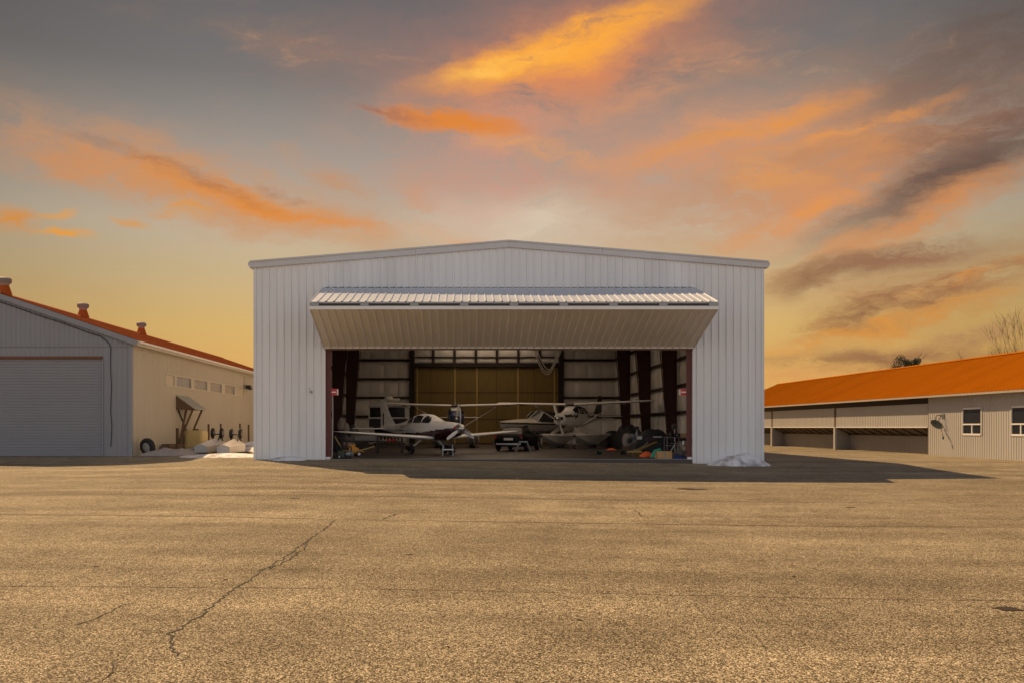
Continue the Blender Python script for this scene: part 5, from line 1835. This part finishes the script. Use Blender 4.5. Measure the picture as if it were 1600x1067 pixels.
def clutter_right():
    P = lambda px, d: (px - 720) * d / F
    # open cardboard box
    def carton(name, label, x, y, w, dp, h, rz, mat='cardboard'):
        t = thing(name, label, 'box', (x, y, 0), rz)
        for a in ((-w / 2, w / 2, -dp / 2, -dp / 2 + .012), (-w / 2, w / 2, dp / 2 - .012, dp / 2), (-w / 2, -w / 2 + .012, -dp / 2 + .0125, dp / 2 - .0125), (w / 2 - .012, w / 2, -dp / 2 + .0125, dp / 2 - .0125)):
            MB().box(*a, 0, h).build('side', mat, t)
        for s in (1, -1):
            MB().hexa([(-w / 2, s * .004, h + .006), (w / 2, s * .004, h + .006), (w / 2, s * dp / 2, h), (-w / 2, s * dp / 2, h), (-w / 2, s * .004, h + .014), (w / 2, s * .004, h + .014), (w / 2, s * dp / 2, h + .008), (-w / 2, s * dp / 2, h + .008)]).build('flap', mat, t)
        MB().box(-.03, .03, -dp / 2 - .003, -dp / 2 - .001, .02, h - .02).build('tape', 'tarp_beige', t)
    carton('cardboard_box', 'tan cardboard box on the hangar floor beside the folded blue tarpaulin', P(1036, 36.4), 36.3, .64, .45, .30, R(-2))
    # teal cloth over a bin
    m = mound('cloth_heap', P(1028, 37.9), 37.9, .34, .26, .48, 8.0, 'teal_cloth', 20, 16, .5)
    m.location.z = -ground_z(P(1028, 37.9), 37.9) + .02
    tag(m, 'crumpled teal cloth heap behind the tan cardboard box', 'cloth')
    m = mound('cloth_heap', P(1011, 38.4), 38.4, .36, .3, .30, 3.0, 'orange_cloth', 20, 16, .5)
    m.location.z = -ground_z(P(1011, 38.4), 38.4) + .02
    tag(m, 'orange cloth heap on the floor beside the leaning planks', 'cloth')
    m = mound('blue_tarpaulin', P(1061, 36.3), 36.3, .5, .35, .14, 6.0, 'blue_tarp', 24, 16, .5)
    m.location.z = -ground_z(P(1061, 36.3), 36.3) + .02
    tag(m, 'folded blue tarpaulin on the floor in front of the wire shelf', 'tarp')
    # planks
    for k, (x0, y0, x1, y1, z1, lab) in enumerate(((993, 39.6, 1026, 41.2, .62, 'long brown plank propped up over the orange cloth'), (990, 39.9, 1020, 41.4, .52, 'shorter reddish plank lying under a longer propped plank'))):
        a, b = Vector((P(x0, y0), y0, .22 - .03 * k)), Vector((P(x1, y1), y1, z1))
        pl = MB().bar(a - a, b - a, .24, .045).build('plank', 'old_wood' if k else 'plywood', None, loc=a)
        tag(pl, lab, 'plank', 'planks by the orange cloth')
    # wood block stand
    t = thing('wooden_trestle', 'short yellow-brown wooden trestle under the plank ends', 'trestle', (P(990, 39.6), 39.5, 0), R(10))
    MB().box(-.3, .34, -.14, .14, .16, .24).build('top_board', 'lumber', t)
    for x in (-.12, .22):
        MB().box(x - .04, x + .04, -.12, .12, 0, .16).build('leg', 'plywood', t)
    MB().box(-.08, .18, -.02, .02, .03, .12).build('brace', 'plywood', t)
    # low dolly with orange strap
    t = thing('flat_dolly', 'low black flat dolly with an orange strap beside the floatplane', 'dolly', (P(955, 41.5), 41.5, 0), R(3))
    MB().box(-1.2, 1.1, -.25, .25, .16, .22).build('deck', 'black_metal', t)
    for x in (-.6, .6):
        for s in (1, -1): wheel(t, (x, s * .2, .08), .08, .06, 'Y', 'black_metal')
    MB().tube([(1.05, 0, .2), (1.5, .1, .32), (1.9, .2, .6)], .022, 8).build('pull_handle', 'galvanised', t, 40)
    grid = [[(-.25 + .5 * i / 12, -.22 + .44 * j / 8, .222 + .09 * math.sin(math.pi * i / 12) * math.sin(math.pi * j / 8) * (1 + .4 * math.sin(i * 2.1 + j))) for i in range(13)] for j in range(9)]
    MB().sheet(grid).build('strap_heap', 'orange_cloth', t, 60)
    # covered motorcycle-like heap
    grid = []
    for j in range(25):
        row = []
        for i in range(41):
            u, v = 2 * i / 40 - 1, 2 * j / 24 - 1
            nz = mnoise.fractal(Vector((u * 2, v * 2, 5)), .8, 2, 4)
            e = max(0, 1 - abs(u) ** 3.0) ** .5 * max(0, 1 - abs(v) ** 3.0) ** .5
            prof = .60 + .32 * math.exp(-((u + .05) / .6) ** 4)
            row.append((u * 1.15, v * .55, .42 * (e > 0) * 0 + e * prof * (1 + .08 * nz) + .30 * (e > .02)))
        grid.append(row)
    t = thing('covered_quad', 'quad bike under a dark navy cover behind the propped planks', 'vehicle', (P(1022, 43.8), 43.9, 0), R(-6))
    MB().sheet(grid).build('cover', 'navy_tarp', t, 60)
    for x in (-.75, .75):
        for s in (1, -1): wheel(t, (x, s * .45, .27), .27, .22, 'Y', 'dark_paint')
    MB().box(-.5, .1, -.57, -.54, .62, .8).build('side_panel', 'maroon', t)
    MB().box(-.1, .35, -.59, -.565, .82, .87).build('badge_strip', 'white_plastic', t)
    MB().box(-.9, -.65, -.52, -.46, .72, .88).build('lamp', 'white_plastic', t)
    # white spinner cover, pale blue barrel, thin stand
    t = thing('engine_cowling', 'pale engine cowling shell standing on end beside the blue barrel', 'cowling', (P(980, 46.5), 46.5, 0), R(-10))
    MB().rings([superring(0, .45, .46, .02, 2.2, 20)] and [[(x * s, y * s, z) for x, y in [(.34 * math.cos(a), .26 * math.sin(a)) for a in [2 * math.pi * j / 20 for j in range(20)]]] for z, s in ((.3, .6), (.45, .78), (.7, .8), (.9, .62), (1.0, .35))]).build('shell', 'tarp_beige', t, 50)
    MB().lathe([(.12, 0), (.14, .01), (.11, .02), (.01, .02)], 14, (.12, -.22, .62), 'Y').build('opening', 'black_metal', t, 40)
    MB().box(-.3, .3, -.25, .25, 0, .3).build('stand', 'old_wood', t)
    t = thing('blue_barrel', 'faded blue plastic barrel next to the thin steel stand', 'barrel', (P(991, 47.4), 47.4, 0))
    MB().lathe([(.26, 0), (.29, .06), (.29, .3), (.275, .32), (.29, .34), (.29, .62), (.275, .64), (.29, .66), (.28, .9), (.24, .95), (.02, .95)], 20).build('drum', 'blue_plastic', t, 40)
    MB().lathe([(.05, .945), (.05, .99), (.01, .99)], 10, (.12, 0, 0)).build('bung', 'white_plastic', t, 40)
    t = thing('tripod_stand', 'thin steel work-lamp stand rising between barrel and covered quad', 'stand', (P(995, 44.9), 44.9, 0))
    MB().tube([(0, 0, .12), (0, 0, 1.25)], .018, 8).build('mast', 'white_plastic', t, 40)
    for k in range(3):
        a = k * 2.094 + .4
        MB().tube([(0, 0, .35), (.3 * math.cos(a), .3 * math.sin(a), 0)], .014, 6).build('leg', 'white_plastic', t, 40)
    MB().box(-.1, .1, -.06, .04, 1.24, 1.38).build('lamp_head', 'black_metal', t)
    # wire shelf with parts
    t = thing('wire_shelf', 'cluttered metal wire shelf against the wall beside the red post', 'shelf', (P(1058, 39.6), 39.6, 0), R(4))
    for x in (-.55, .0, .55):
        for y in (-.22, .22):
            MB().bar((x, y, 0), (x, y, .92), .03).build('upright', 'galvanised', t)
    for z in (.1, .48, .86):
        mb = MB()
        for y in (-.22, .22): mb.bar((-.56, y, z), (.56, y, z), .025)
        for i in range(9): mb.bar((-.54 + .135 * i, -.21, z), (-.54 + .135 * i, .21, z), .012)
        mb.build('wire_deck', 'galvanised', t)
    MB().bar((-.5, -.26, .05), (-.15, -.25, .62), .035).build('diagonal_brace', 'white_plastic', t)
    rnd = random.Random(5)
    kinds = [('parts_box', 'cardboard', 'small brown parts box on the top deck of the wire shelf'), ('paint_can', 'black_metal', 'dark paint can on the wire shelf'), ('tool_case', 'rubber', 'black tool case lying on the wire shelf'),
             ('paint_can', 'steel', 'bright metal can on the wire shelf'), ('parts_box', 'tarp_beige', 'pale parts box on the wire shelf')]
    bx, by = P(1058, 39.6), 39.6
    for i, (dx, z, k) in enumerate(((.28, .88, 0), (-.3, .88, 1), (-.28, .50, 2), (.3, .50, 3), (.05, .12, 4), (-.05, .88, 2))):
        nm, mt, lb = kinds[k]
        if i == 5: lb = 'black tool case standing on the top deck of the wire shelf'
        if nm == 'paint_can':
            o = MB().lathe([(.09, 0), (.1, .01), (.1, .2), (.09, .22), (.02, .215)], 14).build(nm, mt, None, 40)
            o.location = (bx + dx, by, z - .005)
            tag(o, lb, 'can')
        else:
            q = thing(nm, lb, 'box' if nm == 'parts_box' else 'case', (bx + dx, by, z - .005), R(4))
            MB().box(-.16, .16, -.14, .14, 0, .15).build('body', mt, q)
            MB().box(-.165, .165, -.145, .145, .15, .18).build('lid', mt, q)
            MB().bar((-.05, -.15, .1), (.05, -.15, .1), .02).build('handle', 'white_plastic', q)
    # fan on a pole
    t = thing('pedestal_fan', 'small pedestal fan standing behind the wire shelf', 'fan', (P(1054, 41.2), 41.2, 0))
    MB().lathe([(.2, 0), (.2, .03), (.03, .05)], 16).build('base', 'black_metal', t, 40)
    MB().tube([(0, 0, .04), (0, 0, 1.25)], .018, 8).build('pole', 'steel', t, 40)
    for r in (.07, .12, .17):
        MB().tube([(r * math.cos(a), -.06, 1.35 + r * math.sin(a)) for a in [2 * math.pi * j / 20 for j in range(21)]], .006, 5).build('guard_ring', 'galvanised', t, 40)
    for k in range(3):
        a = k * 2.094
        MB().hexa([(0, -.03, 1.35), (.13 * math.cos(a), -.03, 1.35 + .13 * math.sin(a)), (.13 * math.cos(a + .5), -.01, 1.35 + .13 * math.sin(a + .5)), (.02, -.01, 1.36),
                   (0, -.026, 1.35), (.13 * math.cos(a), -.026, 1.35 + .13 * math.sin(a)), (.13 * math.cos(a + .5), -.006, 1.35 + .13 * math.sin(a + .5)), (.02, -.006, 1.36)]).build('blade', 'black_metal', t)
    MB().lathe([(.05, -.02), (.06, .03), (.05, .1), (.01, .11)], 12, (0, 0, 1.35), 'Y').build('motor', 'black_metal', t, 40)


def shade_stack(label, x, y, hw, hl, h, seed):
    """long black heap added to stand for deep shade along a side wall"""
    t = thing('shade_stack', label, 'shade heap', (x, y, 0))  # made-up dark heap that darkens the interior where only shade lies
    grid = []
    for j in range(61):
        row = []
        for i in range(25):
            u, v = 2 * i / 24 - 1, 2 * j / 60 - 1
            nz = mnoise.fractal(Vector((u * 1.4 + seed, v * hl * .6, seed)), .8, 2, 5)
            st = .7 + .3 * math.sin(v * hl * .9 + seed) * math.cos(v * hl * .37)
            e = max(0, 1 - abs(u) ** 5) ** .5 * max(0, 1 - abs(v) ** 9) ** .5
            row.append((u * hw * (1.05 - .1 * e), v * hl, .02 + e * h * st * (1 + .22 * nz)))
        grid.append(row)
    MB().sheet(grid).build('sheet', 'navy_tarp', t, 60)
    for k in range(4):
        yy = -hl * .75 + k * hl * .5
        MB().bar((-hw * 1.02, yy, .05), (hw * 1.02, yy, .05), .10).build('bearer', 'old_wood', t)


shade_stack('long black heap added as deep shade behind the two-blade floatplane', 10.6, 55.0, .75, 5.6, 1.45, 3.1)
shade_stack('long black heap added as deep shade beside the cabin boat', -6.75, 51.5, .6, 5.2, 1.35, 7.7)

clutter_right()
